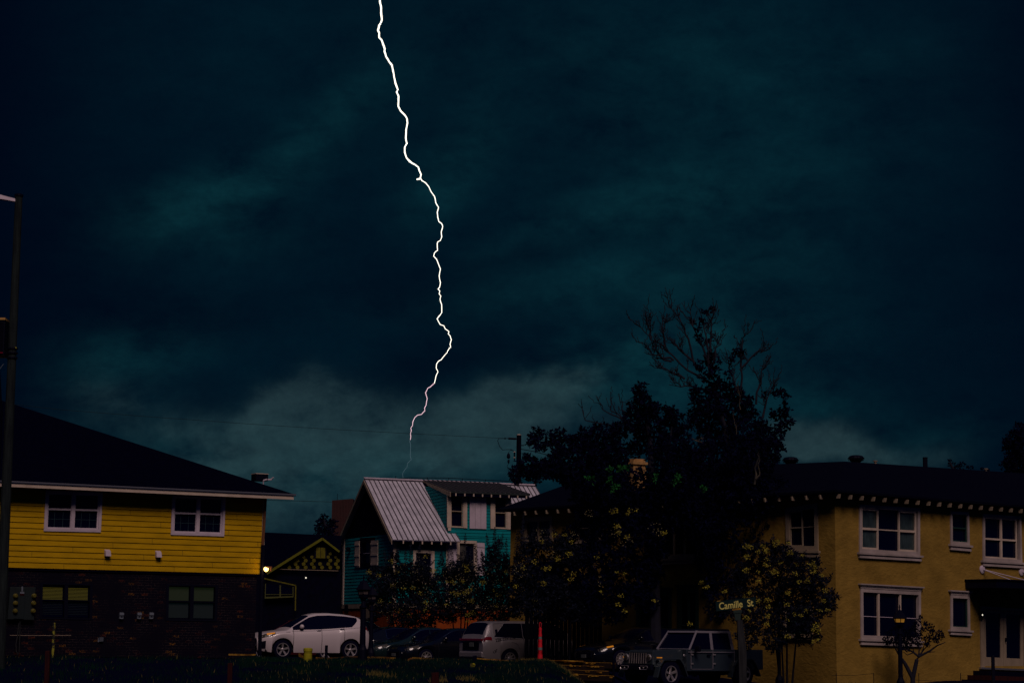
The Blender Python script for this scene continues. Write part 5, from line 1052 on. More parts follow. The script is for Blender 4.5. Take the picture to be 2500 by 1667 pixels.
# low wire fence by the stucco wall
def wire_fence():
    H = thing('wire_fence', 'low sagging wire between small stakes along the stucco wall', 'fence', gp(2130, 1650, 69.5)); mb = MB()
    for x in (2042, 2133, 2243, 2345): p = P(x, 1642, 69.5); mb.tube([Vector((p.x, p.y, height(p.x, p.y))), p], .012, 5)
    mb.tube([P(2030, 1648, 69.5), P(2090, 1647, 69.5), P(2133, 1643, 69.5)], .006, 4); mb.tube([P(2235, 1659, 69.5), P(2290, 1662, 69.5), P(2345, 1664, 69.5)], .006, 4); mb.build('wire', 'black', H)
wire_fence()
def street_sign():
    Y = 47; pt = P(1809, 1500, Y); g = Vector((pt.x, pt.y, height(pt.x, pt.y))); H = thing('street_sign', 'green street name sign reading Camille St on a rough wooden post', 'street sign', g)
    mb = MB(); k = [(g+Vector((0, 0, -.2)), .085), (P(1813, 1660, Y), .085), (P(1812, 1590, Y), .088), (P(1808, 1540, Y), .070), (P(1806, 1512, Y), .06)]
    for i in range(len(k)-1):
        (a, r0), (b, r1) = k[i], k[i+1]; a = a.copy(); 
        if i == 0: a.x = P(1813, 1660, Y).x
        mb.hexa([a+Vector((-r0, -r0, 0)), a+Vector((r0, -r0, 0)), a+Vector((r0, r0, 0)), a+Vector((-r0, r0, 0)), b+Vector((-r1, -r1, 0)), b+Vector((r1, -r1, 0)), b+Vector((r1, r1, 0)), b+Vector((-r1, r1, 0))])
    mb.build('post', 'wood', H)
    mb = MB(); f = quadmap(P(1789, 1490, Y), P(1812, 1488, Y), P(1809, 1513, Y), P(1793, 1514, Y), n=(0, -1, 0)); mb.q(f, 0, 1, 0, .3, -.05, .05); mb.q(f, .08, .92, .3, 1, -.04, .04); mb.build('bracket', 'signg2', H, bevel=.006)
    mb = MB(); f = quadmap(P(1787, 1485.5, Y), P(1808.5, 1483, Y), P(1808.5, 1487, Y), P(1787, 1489.5, Y), n=(0, -1, 0)); mb.q(f, 0, 1, 0, 1, -.03, .045); mb.build('clip', 'timber', H)
    tl, tr, br, bl = P(1747, 1467.5, Y), P(1845, 1456.5, Y+.3), P(1845, 1481, Y+.3), P(1749, 1491.5, Y)
    f = quadmap(tl, tr, br, bl); mb = MB(); mb.q(f, 0, 1, 0, 1, -.012, 0); sg = mb.build('sign_blade', 'signg', H)
    mb = MB(); mb.q(f, .03, .12, -.05, .01, -.014, .004); mb.build('rust_patch', 'timber', sg)
    ex = (tr-tl).normalized(); ez = (tl-bl).normalized(); n = f.n
    def text(s, x0, x1, y, hpx, xs=.62):
        cu = bpy.data.curves.new('t', 'FONT'); cu.body = s; cu.size = 1; cu.extrude = .01; cu.offset = .012; tmp = bpy.data.objects.new('t', cu); COL.objects.link(tmp); dg = bpy.context.evaluated_depsgraph_get(); me = bpy.data.meshes.new_from_object(tmp.evaluated_get(dg)); 
        vs = [v.co.copy() for v in me.vertices]; mx = max(v.x for v in vs); mn = min(v.x for v in vs); h = max(v.y for v in vs)
        a = f(x0, y, .003); W_ = (x1-x0)*f.w; Hh = hpx*f.hh
        mbt = MB(); mbt.v = [tuple(a+ex*((v.x-mn)/(mx-mn)*W_)+ez*(v.y/h*Hh)+n*(.003+v.z*.2)) for v in vs]; mbt.f = [tuple(p.vertices) for p in me.polygons]; mbt.mi = [0]*len(mbt.f)
        bpy.data.objects.remove(tmp); bpy.data.curves.remove(cu); bpy.data.meshes.remove(me); return mbt
    for s, x0, x1 in (('Camille', .075, .655), ('St', .79, .94)): text(s, x0, x1, .86, .70).build('lettering', 'signt', sg)
MT['signg2'] = mat('bracket_green', (.004, .018, .016), .6)
street_sign()
# ------------------------------------------------------------------ cars
def lerp_prof(pr, x):
    if x <= pr[0][0]: return pr[0][1]
    for (a, va), (b, vb) in zip(pr, pr[1:]):
        if x <= b: t = (x-a)/(b-a); return va+(vb-va)*t
    return pr[-1][1]
def smooth_prof(pr, x, w=.07): return (lerp_prof(pr, x-w)+lerp_prof(pr, x)+lerp_prof(pr, x+w))/3
class Car:
    def __init__(s, H, S): s.H = H; s.S = S
    def sec(s, x):
        S = s.S; w = smooth_prof(S['width'], x, .04); belt = smooth_prof(S['belt'], x, .06); rf = max(belt+.0, smooth_prof(S['roof'], x, .05)); g = max(0, rf-belt); zb = S['zb']
        if x < .5: zb += (0.5-x)*S.get('fr', .18)
        if x > S['L']-.5: zb += (x-S['L']+.5)*S.get('rr', .3)
        arch = 0
        for xw in S['wheels']:
            if abs(x-xw) < S['ra']: z = S['rw']+math.sqrt(S['ra']**2-(x-xw)**2); arch = max(arch, z)
        z0 = max(zb, arch); z0 = min(z0, belt-.12)
        fl = 0
        for xw in S['wheels']:
            d = abs(x-xw)/(S['ra']*1.35)
            if d < 1: fl = max(fl, .035*(1-d*d))
        w0 = w+fl; hs = belt-z0; tum = S.get('tumble', .42)
        k = min(1, g/.12)
        p = [(w0-.09*(1-min(1, fl*20)), z0), (w0-.045*(1-min(1, fl*20)), z0+.16*hs), (w0, z0+.50*hs), (w0-.004, z0+.74*hs), (w-.045, belt-.055), (w-.10, belt)]
        yr = w-.10-g*tum-.02
        p += [(yr, belt+g*.90+.006), (yr-.055, belt+g*.975+.015), (yr*.62, belt+g+.032), (yr*.3, belt+g+.042), (0, belt+g+.045)]
        return p
    def pt(s, x, k, sgn, out=0.0):
        i = int(k); f = k-i; q = s.sec(x); a = q[i]; b = q[min(i+1, len(q)-1)]; y = a[0]*(1-f)+b[0]*f; z = a[1]*(1-f)+b[1]*f
        n = Vector((0, (b[1]-a[1]), -(b[0]-a[0])))
        if n.length < 1e-6: n = Vector((0, 1, 0))
        n.normalize()
        if n.y < 0: n = -n
        return Vector((x, sgn*(y+n.y*out), z+n.z*out))
    def stations(s):
        S = s.S; xs = set(); L = S['L']
        for i in range(57): xs.add(round(L*i/56, 4))
        for xw in S['wheels']:
            for j in range(13): xs.add(round(xw-S['ra']*math.cos(math.pi*j/12), 4))
            xs.add(xw-S['ra']-.003); xs.add(xw+S['ra']+.003)
        for k in ('side_glass',):
            for a, b in S[k]: xs.add(a); xs.add(b)
        for a, b in (S['wind'], S['back']): xs.add(a); xs.add(b)
        for d in (.02, .06, .12, .2): xs.add(d); xs.add(L-d)
        xs = sorted(x for x in xs if 0 <= x <= L); o = [xs[0]]
        for x in xs[1:]:
            if x-o[-1] > .002: o.append(x)
        return o
    def body(s, paint, glass='glass', trim=None):
        S = s.S; xs = s.stations(); secs = [s.sec(x) for x in xs]; K = len(secs[0]); mb = MB()
        panes = {}
        def vid(i, k, sg): return (i*K+k)*2+(0 if sg > 0 else 1)
        vs = []
        for i, x in enumerate(xs):
            for k in range(K):
                y, z = secs[i][k]; vs.append((x, y, z)); vs.append((x, -y, z))
        mb.v = vs
        def ing(x, r): return r[0] <= x <= r[1]
        for i in range(len(xs)-1):
            xm = (xs[i]+xs[i+1])/2
            for k in range(K-1):
                key = None
                if k == 5:
                    for gi, (a, b) in enumerate(S['side_glass']):
                        if a < xm < b: key = 'side%d' % gi
                if k >= 7 and ing(xm, S['wind']): key = 'wind'
                if k >= 7 and ing(xm, S['back']): key = 'back'
                for sg in (1, -1):
                    q = (vid(i, k, sg), vid(i+1, k, sg), vid(i+1, k+1, sg), vid(i, k+1, sg))
                    if key:
                        kk = key+(str(sg) if key.startswith('side') else ''); panes.setdefault(kk, []).append([vs[j] for j in q])
                    else: mb.f.append(q); mb.mi.append(0)
        for e in (0, len(xs)-1):
            ring = [vid(e, k, 1) for k in range(K)]+[vid(e, k, -1) for k in range(K-2, -1, -1)]; mb.f.append(tuple(ring)); mb.mi.append(0)
        # underbody + wheel wells
        L = S['L']; w = max(v for _, v in S['width'])
        mb.box((L/2, 0, S['zb']+.12), (L-.5, 2*w-.25, .16), mi=1)
        mb.box((L/2, 0, S['zb']+.35), (L-.4, 2*w-.55, .4), mi=1)
        for sm_ in S['seams']:
            for sg in (1, -1):
                pts = [s.pt(sm_+S.get('lean', .0)*k, k, sg, .004) for k in (0, 1, 2, 3, 4, 5)]
                for a, b in zip(pts, pts[1:]): d = Vector((.007, 0, 0)); nn = Vector((0, sg*.003, 0)); mb.hexa([a-d-nn, a+d-nn, a+d+nn, a-d+nn, b-d-nn, b+d-nn, b+d+nn, b-d+nn], 1)
        for (a, b, kk) in S.get('crease', ()):
            for sg in (1, -1):
                n = 10
                for i in range(n):
                    p0, p1 = s.pt(a+(b-a)*i/n, kk, sg, .002), s.pt(a+(b-a)*(i+1)/n, kk, sg, .002); z = Vector((0, 0, .005)); nn = Vector((0, sg*.004, 0)); mb.hexa([p0-z-nn, p1-z-nn, p1-z+nn, p0-z+nn, p0+z-nn, p1+z-nn, p1+z+nn, p0+z+nn], 1)
        o = mb.build('body', [paint, 'seam'], s.H)
        me = o.data; 
        for p in me.polygons: p.use_smooth = (p.material_index == 0 and len(p.vertices) == 4)
        for k, fs in panes.items():
            m2 = MB()
            for f in fs: m2.face(f)
            nm = {'w': 'windscreen', 'b': 'rear_window', 's': 'side_window'}[k[0]]; m2.build(nm, glass, s.H)
        if trim:
            mb = MB()
            for a, b in ((S['side_glass'][0][0]-.02, S['side_glass'][-1][1]+.02),):
                for sg in (1, -1):
                    n = 24; lo = [s.pt(a+(b-a)*i/n, 5.02, sg, .006) for i in range(n+1)]; hi = [s.pt(a+(b-a)*i/n, 5.98, sg, .008) for i in range(n+1)]
                    mb.tube(lo, .010, 4); mb.tube(hi, .010, 4)
                    mb.tube([lo[-1], hi[-1]], .010, 4)
            mb.build('window_trim', trim, s.H)
    def patch(s, x0, x1, k0, k1, out, m, name, sides=(1, -1), nx=4, nk=3, taper=0.0, parent=None):
        for sg in sides:
            mb = MB(); g = [[None]*(nk+1) for _ in range(nx+1)]
            for i in range(nx+1):
                t = i/nx; x = x0+(x1-x0)*t; ka = k0+(k1-k0)*.5*(1-(1-taper*t)); kb = k1-(k1-k0)*.0*t
                for j in range(nk+1):
                    k = ka+(kb-ka)*j/nk; g[i][j] = (s.pt(x, k, sg, out), s.pt(x, k, sg, -.03))
            for i in range(nx):
                for j in range(nk): mb.face([g[i][j][0], g[i+1][j][0], g[i+1][j+1][0], g[i][j+1][0]])
            rim = [g[i][0] for i in range(nx+1)]+[g[nx][j] for j in range(1, nk+1)]+[g[i][nk] for i in range(nx-1, -1, -1)]+[g[0][j] for j in range(nk-1, 0, -1)]
            for a, b in zip(rim, rim[1:]+rim[:1]): mb.face([a[0], b[0], b[1], a[1]])
            mb.build(name, m, parent or s.H, smooth=False)
    def mirror(s, x, k, paint):
        for sg in (1, -1):
            c = s.pt(x, k, sg, .10); mb = MB(); mb.lathe(c+Vector((0, 0, .03)), [(.02, -.115), (.07, -.09), (.085, 0), (.07, .08), (.02, .11)], 10, (.15, 1, 0)); mb.box(c+Vector((.0, -sg*.09, -.03)), (.06, .12, .03)); mb.build('mirror', paint, s.H, smooth=True)
    def wedge(s, pts, m, name='pillar'):
        for sg in (1, -1):
            mb = MB(); o = [s.pt(x, k, sg, .006) for x, k in pts]; i_ = [s.pt(x, k, sg, -.03) for x, k in pts]; mb.face(o)
            for a in range(len(o)): b = (a+1) % len(o); mb.face([o[a], i_[a], i_[b], o[b]])
            mb.build(name, m, s.H)
    def handles(s, xs, k, m='seam'):
        for x in xs:
            for sg in (1, -1): c = s.pt(x, k, sg, .02); mb = MB(); mb.box(c, (.17, .03, .028)); mb.build('door_handle', m, s.H, bevel=.006)
    def wheels(s, spokes=5, rim='rim', tw=.22, double=False, dark=False):
        S = s.S; w = max(v for _, v in S['width'])-.015; r = S['rw']; rr = S['rr_']
        for xw in S['wheels']:
            for sg in (1, -1):
                c = Vector((xw, sg*(w-tw/2), r)); mb = MB(); ax = (0, sg, 0)
                mb.lathe(c, [(rr-.01, -tw/2), (r-.03, -tw/2), (r, -tw/2+.03), (r, tw/2-.03), (r-.025, tw/2-.004), (rr+.01, tw/2), (rr, tw/2-.01), (rr-.01, tw/2-.09), (.03, tw/2-.10)], 28, ax); t = mb.build('wheel', 'rubber', s.H)
                mb = MB(); mb.lathe(c, [(rr+.008, tw/2-.002), (rr+.008, tw/2+.004), (rr-.016, tw/2+.002), (rr-.018, tw/2-.04)], 28, ax)
                # open the ring cap: spokes
                mb.f = mb.f[:-2]; mb.mi = mb.mi[:-2]
                A = Vector((1, 0, 0)); B = Vector((0, 0, 1)); N_ = Vector((0, sg, 0))
                for k in range(spokes):
                    for off in ((-.10, .10) if double else (0,)):
                        th = 2*math.pi*k/spokes+.3+off*(1.0); d = A*math.cos(th)+B*math.sin(th); p = A*-math.sin(th)+B*math.cos(th)
                        w0, w1 = (.028, .022) if double else (.034, .05 if spokes <= 5 else .026)
                        a = c+d*.04+N_*(tw/2-.035); b = c+d*(rr-.012)+N_*(tw/2-.012)
                        mb.hexa([a-p*w0-N_*.03, b-p*w1-N_*.03, b+p*w1-N_*.03, a+p*w0-N_*.03, a-p*w0*.7, b-p*w1*.7, b+p*w1*.7, a+p*w0*.7])
                mb.lathe(c, [(.055, tw/2-.05), (.055, tw/2-.02), (.03, tw/2-.012)], 12, ax); mb.build('rim', rim, t)
def place_car(name, label, hub, Y, yaw, S, wheel=0, side=-1, cat='car', zg=None, wmax=None):
    a = R_(yaw); ex = Vector((math.cos(a), math.sin(a), 0)); ey = Vector((-math.sin(a), math.cos(a), 0)); p = P(hub[0], hub[1], Y); w = max(v for _, v in S['width'])
    o = p-ex*S['wheels'][wheel]-ey*(side*w); z = p.z-S['rw']
    c = o+ex*S['L']/2; z2 = height(c.x, c.y); print('CAR', name, label[:24], 'z', round(z, 3), 'ground', round(height(c.x, c.y), 3), 'pos', [round(v, 2) for v in c])
    H = thing(name, label, cat, Vector((o.x, o.y, z2 if abs(z2-z) < .13 else z)), rotz=a, local=True); return H
def box_local(parent, name, m, c, size, bevel=.01, rz=0, mi=None):
    mb = MB(); mb.box(c, size, rz=rz); return mb.build(name, m, parent, bevel=bevel)
def text_local(parent, s, m, f, sz, name='lettering'):
    cu = bpy.data.curves.new('t', 'FONT'); cu.body = s; cu.size = 1; cu.extrude = .004; cu.offset = .015; tmp = bpy.data.objects.new('t', cu); COL.objects.link(tmp); dg = bpy.context.evaluated_depsgraph_get(); me = bpy.data.meshes.new_from_object(tmp.evaluated_get(dg))
    mb = MB(); mb.v = [tuple(f(v.co.x*sz, v.co.y*sz, v.co.z*sz)) for v in me.vertices]; mb.f = [tuple(p.vertices) for p in me.polygons]; mb.mi = [0]*len(mb.f); bpy.data.objects.remove(tmp); bpy.data.curves.remove(cu); bpy.data.meshes.remove(me)
    return mb.build(name, m, parent)
SUV = dict(L=4.32, zb=.24, ra=.42, rw=.35, rr_=.235, wheels=(.90, 3.54), width=[(0, .62), (.08, .76), (.3, .87), (.7, .915), (3.7, .92), (4.12, .86), (4.27, .78), (4.32, .72)],
           belt=[(0, .70), (.06, .84), (.25, .93), (.9, 1.02), (1.25, 1.06), (2.4, 1.10), (3.6, 1.19), (4.1, 1.24), (4.26, 1.18), (4.32, 1.0)],
           roof=[(0, .70), (1.12, 1.05), (1.40, 1.24), (1.98, 1.58), (2.3, 1.655), (2.8, 1.67), (3.4, 1.63), (3.85, 1.56), (3.98, 1.50), (4.22, 1.24), (4.32, 1.0)],
           wind=(1.24, 1.98), back=(3.94, 4.20), side_glass=[(1.30, 3.84)], seams=[1.30, 2.40, 3.28], crease=[(1.25, 4.0, 4.15)], lean=.0, fr=.16, rr=.34)
H = place_car('parked_suv', 'white suv with dark windows parked beside the yellow house', (691, 1586), 79, 24, SUV)
c = Car(H, SUV); c.body('white'); c.wedge([(3.86, 5.0), (3.86, 5.75), (3.74, 5.3), (3.60, 5.0)], 'white'); c.mirror(1.62, 5.15, 'white'); c.handles((2.28, 3.18), 4.0, 'chrome'); c.wheels(5, double=True)
c.patch(.10, .62, 3.35, 4.75, .012, 'headl', 'headlight'); c.patch(.30, .60, 3.9, 4.7, .02, 'amber', 'turn_signal'); c.patch(3.98, 4.26, 3.7, 5.0, .012, 'taill', 'tail_light')
box_local(H, 'grille', 'black', (.03, 0, .66), (.12, 1.0, .16)); box_local(H, 'lower_grille', 'black', (.05, 0, .42), (.14, 1.2, .14)); box_local(H, 'number_plate', 'plate', (-.03, 0, .52), (.02, .3, .14)); c.patch(.10, .26, 1.0, 2.4, .01, 'black', 'fog_lamp_recess')
c.patch(1.02, 1.18, 3.6, 3.95, .006, 'black', 'fender_badge')
# dark suv with pale roof behind
S2 = {**SUV, 'L': 4.7, 'wheels': (.95, 3.75)}
S2['width'] = [(0, .62), (.08, .76), (.3, .87), (.7, .92), (4.0, .93), (4.5, .88), (4.65, .82), (4.7, .76)]; S2['back'] = (4.34, 4.58); S2['belt'] = [(0, .72), (.06, .86), (.25, .95), (1.25, 1.07), (3.9, 1.15), (4.5, 1.14), (4.65, 1.08), (4.7, .95)]; S2['roof'] = [(0, .72), (1.18, 1.08), (2.0, 1.58), (2.5, 1.66), (3.6, 1.66), (4.2, 1.60), (4.36, 1.54), (4.62, 1.14), (4.7, .95)]; S2['side_glass'] = [(1.55, 2.5), (2.54, 3.4), (3.44, 4.15)]; S2['seams'] = [1.3, 2.52, 3.5]
H = place_car('parked_suv', 'dark suv with pale roof just behind the tail of the white suv', (858, 1594), 90, 232, S2, wheel=1, side=1)
c = Car(H, S2); c.body('navy', trim='chrome'); c.wheels(5); c.patch(4.35, 4.62, 3.4, 4.6, .012, 'taill', 'tail_light'); c.patch(2.4, 4.1, 7.2, 9.9, .012, 'white', 'roof_panel', nx=8, nk=4)
for sg in (1, -1):
    mb = MB(); mb.tube([Vector((x, sg*.60, S2['zb']+1.52)) for x in (2.3, 2.6, 3.4, 4.0, 4.2)], [.01, .02, .02, .02, .01], 5); mb.build('roof_rail', 'steel', H)
SED = dict(L=4.75, zb=.20, ra=.37, rw=.33, rr_=.22, wheels=(.92, 3.72), width=[(0, .58), (.08, .74), (.3, .86), (.7, .905), (4.0, .91), (4.5, .85), (4.7, .76), (4.75, .70)],
           belt=[(0, .55), (.06, .66), (.3, .74), (1.1, .88), (1.5, .93), (3.4, .97), (4.2, 1.02), (4.62, 1.01), (4.72, .92), (4.75, .8)],
           roof=[(0, .55), (1.15, .88), (1.5, 1.0), (2.15, 1.36), (2.5, 1.42), (3.0, 1.42), (3.5, 1.33), (4.2, 1.06), (4.62, 1.01), (4.75, .8)],
           wind=(1.3, 2.15), back=(3.45, 4.12), side_glass=[(1.75, 2.55), (2.59, 3.35)], seams=[1.45, 2.57, 3.4], crease=[(1.0, 4.3, 3.9)], fr=.14, rr=.3)
def sedan(label, hub, Y, yaw, paint, wheel=0, side=-1, spokes=8, rim='rim', trim='chrome', S=SED, hl='headl'):
    H = place_car('parked_car', label, hub, Y, yaw, S, wheel=wheel, side=side); c = Car(H, S); c.body(paint, trim=trim); c.mirror(1.75, 5.2, paint); c.handles((2.4, 3.25), 3.9); c.wheels(spokes, rim=rim)
    c.patch(.09, .62, 3.5, 4.8, .012, hl, 'headlight'); c.patch(4.45, 4.70, 3.6, 4.8, .012, 'taill', 'tail_light'); box_local(H, 'grille', 'black', (.03, 0, .46), (.12, .9, .18)); box_local(H, 'number_plate', 'plate', (-.04, 0, .42), (.02, .3, .12))
    return H, c
sedan('dark teal sedan with reflective roof behind the black lamp post', (965, 1601), 84, 30, 'navy', spokes=8)
sedan('black car with a bright chrome rear quarter window line, behind the lamp posts', (927, 1600), 87, 205, 'inky', wheel=1, side=1, spokes=8)
sedan('black sedan between the dark teal sedan and the silver van', (1042, 1602), 82.3, 31, 'inky', spokes=8)
Hs, cs = sedan('glossy black sedan with thin silver window line, partly behind the grey pickup', (1518, 1604), 73.5, 33, 'inky', spokes=10)
cs.patch(.36, .62, 4.0, 4.8, .02, 'amber', 'turn_signal')
H = place_car('parked_suv', 'dark red hatchback mostly hidden behind the white suv windscreen', (640, 1590), 88, 12, SUV); c = Car(H, SUV); c.body('redcar'); c.wheels(5)
# silver van
VAN = dict(L=5.15, zb=.24, ra=.39, rw=.34, rr_=.225, wheels=(1.0, 4.03), width=[(0, .64), (.08, .80), (.3, .93), (.7, .98), (4.6, .995), (4.95, .95), (5.1, .90), (5.15, .86)],
           belt=[(0, .62), (.06, .8), (.3, .9), (1.0, 1.02), (3.0, 1.07), (4.7, 1.14), (5.05, 1.15), (5.12, 1.08), (5.15, .95)],
           roof=[(0, .62), (.95, 1.02), (1.8, 1.60), (2.2, 1.69), (3.4, 1.70), (4.6, 1.68), (4.78, 1.64), (4.88, 1.56), (5.10, 1.16), (5.15, .95)], tumble=.26,
           wind=(1.05, 1.8), back=(4.80, 5.07), side_glass=[(1.5, 2.38), (2.40, 3.4), (3.42, 4.66)], seams=[2.39, 3.42], crease=[(3.4, 4.95, 4.2), (3.55, 4.0, 2.2)], fr=.14, rr=.26)
H = place_car('parked_van', 'silver minivan with a phone number lettered on its rear side', (1246, 1602), 80.0, 211, VAN, wheel=1, side=1)
c = Car(H, VAN); c.body('silver'); c.wheels(9); c.wedge([(4.68, 5.0), (4.66, 5.98), (4.18, 5.98), (4.32, 5.7)], 'silver'); c.patch(4.80, 5.10, 3.55, 4.75, .014, 'taill', 'tail_light')
box_local(H, 'tailgate_strip', 'black', (5.13, 0, .80), (.10, 1.18, .30), .02); box_local(H, 'tail_light_bar', 'taill', (5.15, 0, 1.02), (.08, 1.66, .10), .02); box_local(H, 'number_plate', 'plate', (5.19, .1, .84), (.02, .32, .16)); box_local(H, 'bumper', 'silver', (5.10, 0, .48), (.18, 1.7, .24), .05); box_local(H, 'lower_bumper', 'black', (5.08, 0, .30), (.2, 1.6, .14), .03)
def vtext(x0, k, s, sz):
    p = c.pt(x0, k, 1, .008); q = c.pt(x0-.5, k, 1, .008); r = c.pt(x0, k+.6, 1, .008); ax = (q-p).normalized(); up = (r-p).normalized(); up = (up-ax*up.dot(ax)).normalized(); nn = ax.cross(up)
    if nn.y < 0: nn = -nn
    text_local(H, s, 'black', lambda a, b, d: p+ax*a+up*b+nn*(d+.004), sz)
vtext(4.66, 3.25, '228-229-2334', .165); vtext(4.74, 1.35, '130', .15)
# grey pickup (boxy off-roader)
def pickup():
    YW = 39; a = R_(YW); ex = Vector((math.cos(a), math.sin(a), 0)); ey = Vector((-math.sin(a), math.cos(a), 0)); p = P(1639, 1644, 68.6)
    hub = (.80, -.88, .42); o = p-ex*hub[0]-ey*hub[1]; o.z = p.z-.42; print('PICKUP z', o.z, height(o.x, o.y), o)
    H = thing('parked_pickup', 'slate grey boxy four door pickup with slotted grille and round headlights', 'pickup truck', o, rotz=a, local=True)
    def hx(mb, x0, x1, y0, y1, z0, z1, dx0=0, dx1=0, dy=0, mi=0, dz=0):
        mb.hexa([(x0, y0, z0), (x1, y0, z0), (x1, y1, z0), (x0, y1, z0), (x0+dx0, y0+dy, z1), (x1+dx1, y0+dy, z1+dz), (x1+dx1, y1-dy, z1+dz), (x0+dx0, y1-dy, z1)], mi)
    mb = MB(); hx(mb, .25, 1.62, -.62, .62, .78, 1.16, dx0=.06, dy=.05, dz=.05); hx(mb, .25, 1.62, -.70, .70, .62, .9, dy=.06); mb.build('bonnet', 'jeep', H, bevel=.03)
    mb = MB(); hx(mb, 1.55, 3.72, -.82, .82, .50, 1.20, dy=.03); mb.build('cab', 'jeep', H, bevel=.02)
    mb = MB(); hx(mb, 3.75, 5.02, -.83, .83, .55, 1.20, dy=.01); mb.build('bed', 'jeep', H, bevel=.02)
    # roof, pillars
    mb = MB(); hx(mb, 2.08, 3.66, -.66, .66, 1.78, 1.86, dx0=.05, dy=.05); mb.build('roof', 'inky', H, bevel=.03)
    zr = 1.79
    mb = MB()
    for sg in (1, -1):
        yb, yt = sg*.79, sg*.68
        for (xb, xt, w) in ((1.66, 2.10, .07), (2.66, 2.68, .11), (3.60, 3.52, .12)):
            mb.hexa([(xb, yb-sg*.05, 1.18), (xb+w, yb-sg*.05, 1.18), (xb+w, yb, 1.18), (xb, yb, 1.18), (xt, yt-sg*.05, zr), (xt+w, yt-sg*.05, zr), (xt+w, yt, zr), (xt, yt, zr)])
        mb.hexa([(2.1, yt-sg*.05, zr-.07), (3.62, yt-sg*.05, zr-.07), (3.62, yt+sg*.012, zr-.07), (2.1, yt+sg*.012, zr-.07), (2.12, yt-sg*.05, zr), (3.62, yt-sg*.05, zr), (3.62, yt, zr), (2.12, yt, zr)])
    mb.hexa([(1.66, -.79, 1.16), (1.73, -.79, 1.16), (1.73, .79, 1.16), (1.66, .79, 1.16), (1.68, -.78, 1.22), (1.76, -.78, 1.22), (1.76, .78, 1.22), (1.68, .78, 1.22)])
    mb.hexa([(2.06, -.68, zr-.06), (2.13, -.68, zr-.06), (2.13, .68, zr-.06), (2.06, .68, zr-.06), (2.10, -.67, zr+.01), (2.18, -.67, zr+.01), (2.18, .67, zr+.01), (2.10, .67, zr+.01)]); mb.build('pillars', 'jeepl', H, bevel=.01)
    mb = MB(); mb.face([(1.74, -.76, 1.22), (1.74, .76, 1.22), (2.12, .65, zr-.05), (2.12, -.65, zr-.05)]); mb.build('windscreen', 'glass', H)
    for sg in (1, -1):
        for x0, x1, xt0, xt1 in ((1.78, 2.66, 2.17, 2.68), (2.77, 3.60, 2.79, 3.54)):
            mb = MB(); mb.face([(x0, sg*.765, 1.2), (x1, sg*.765, 1.2), (xt1, sg*.665, zr-.06), (xt0, sg*.665, zr-.06)]); mb.build('side_window', 'glass', H)
    mb = MB(); mb.face([(3.66, -.7, 1.2), (3.66, .7, 1.2), (3.6, .62, zr), (3.6, -.62, zr)]); mb.build('rear_window', 'glass', H)
    # grille
    mb = MB(); hx(mb, .16, .27, -.68, .68, .70, 1.12, dx0=.03, dy=.02); g = mb.build('grille', 'jeep', H, bevel=.02)
    mb = MB()
    for i in range(7): y = -.33+i*.11; hx(mb, .145, .18, y-.030, y+.030, .76, 1.05, dx0=.03)
    mb.build('slots', 'black', g)
    mb = MB()
    for i in range(8): y = -.385+i*.11; hx(mb, .130, .165, y-.014, y+.014, .74, 1.07, dx0=.03)
    mb.build('slot_bars', 'rim', g)
    for sg in (1, -1):
        mb = MB(); mb.lathe(Vector((.165, sg*.535, .93)), [(.105, 0), (.115, .02), (.10, .035)], 18, (-1, 0, 0)); h = mb.build('headlight_ring', 'rim', H); mb = MB(); mb.lathe(Vector((.135, sg*.535, .93)), [(.092, 0), (.08, .015), (.03, .022)], 16, (-1, 0, 0)); mb.build('headlight_lens', 'headl', h)
        mb = MB(); mb.box((.36, sg*.80, .93), (.08, .17, .035)); mb.build('turn_signal', 'amber', H)
    mb = MB(); hx(mb, .0, .14, -.80, .80, .52, .70, dy=.03); mb.build('bumper', 'black', H, bevel=.03)
    mb = MB(); 
    for y in (-.45, .45):
        pts = [Vector((-.012, y+dy_, .61+dz_)) for dy_, dz_ in ((-.17, .05), (.15, .05), (.19, .0), (.14, -.06), (-.14, -.06), (-.19, 0), (-.17, .05))]; mb.tube(pts, .012, 5)
        mb.lathe(Vector((-.012, y, .60)), [(.03, 0), (.02, .01)], 8, (-1, 0, 0))
    mb.build('fog_lamp_bezel', 'rim', H)
    # flat flares
    def flare(xc, sg):
        R0, R1 = .47, .53; prof = [(-.62, -.16), (-.50, .20), (-.33, .40), (.33, .42), (.50, .22), (.66, -.12)]
        mb = MB(); yi, yo = sg*.72, sg*.94
        for (x0, z0), (x1, z1) in zip(prof, prof[1:]):
            a = Vector((xc+x0, 0, .45+z0)); b = Vector((xc+x1, 0, .45+z1)); n = Vector((-(b-a).z, 0, (b-a).x)).normalized()*.045
            mb.hexa([(a.x, yi, a.z), (b.x, yi, b.z), (b.x, yo, b.z), (a.x, yo, a.z), (a.x+n.x, yi, a.z+n.z), (b.x+n.x, yi, b.z+n.z), (b.x+n.x, yo, b.z+n.z), (a.x+n.x, yo, a.z+n.z)])
        mb.build('fender_flare', 'jeep', H, bevel=.012)
        mb = MB(); mb.box((xc, sg*.70, .62), (.95, .10, .42)); mb.build('wheel_well', 'black', H)
    for xc in (.80, 4.10):
        for sg in (1, -1): flare(xc, sg)
    mb = MB(); hx(mb, .3, 4.9, -.62, .62, .38, .6); mb.build('chassis', 'black', H)
    mb = MB()
    for sg in (1, -1):
        y = sg*.822
        for x in (1.72, 2.70, 3.68): hx(mb, x-.008, x+.008, y-.012, y+.006, .58, 1.17)
        hx(mb, 1.6, 3.7, y-.012, y+.010, 1.10, 1.125); hx(mb, 1.75, 2.66, y-.012, y+.004, .56, .575)
    mb.build('door_gaps', 'jeepl', H)
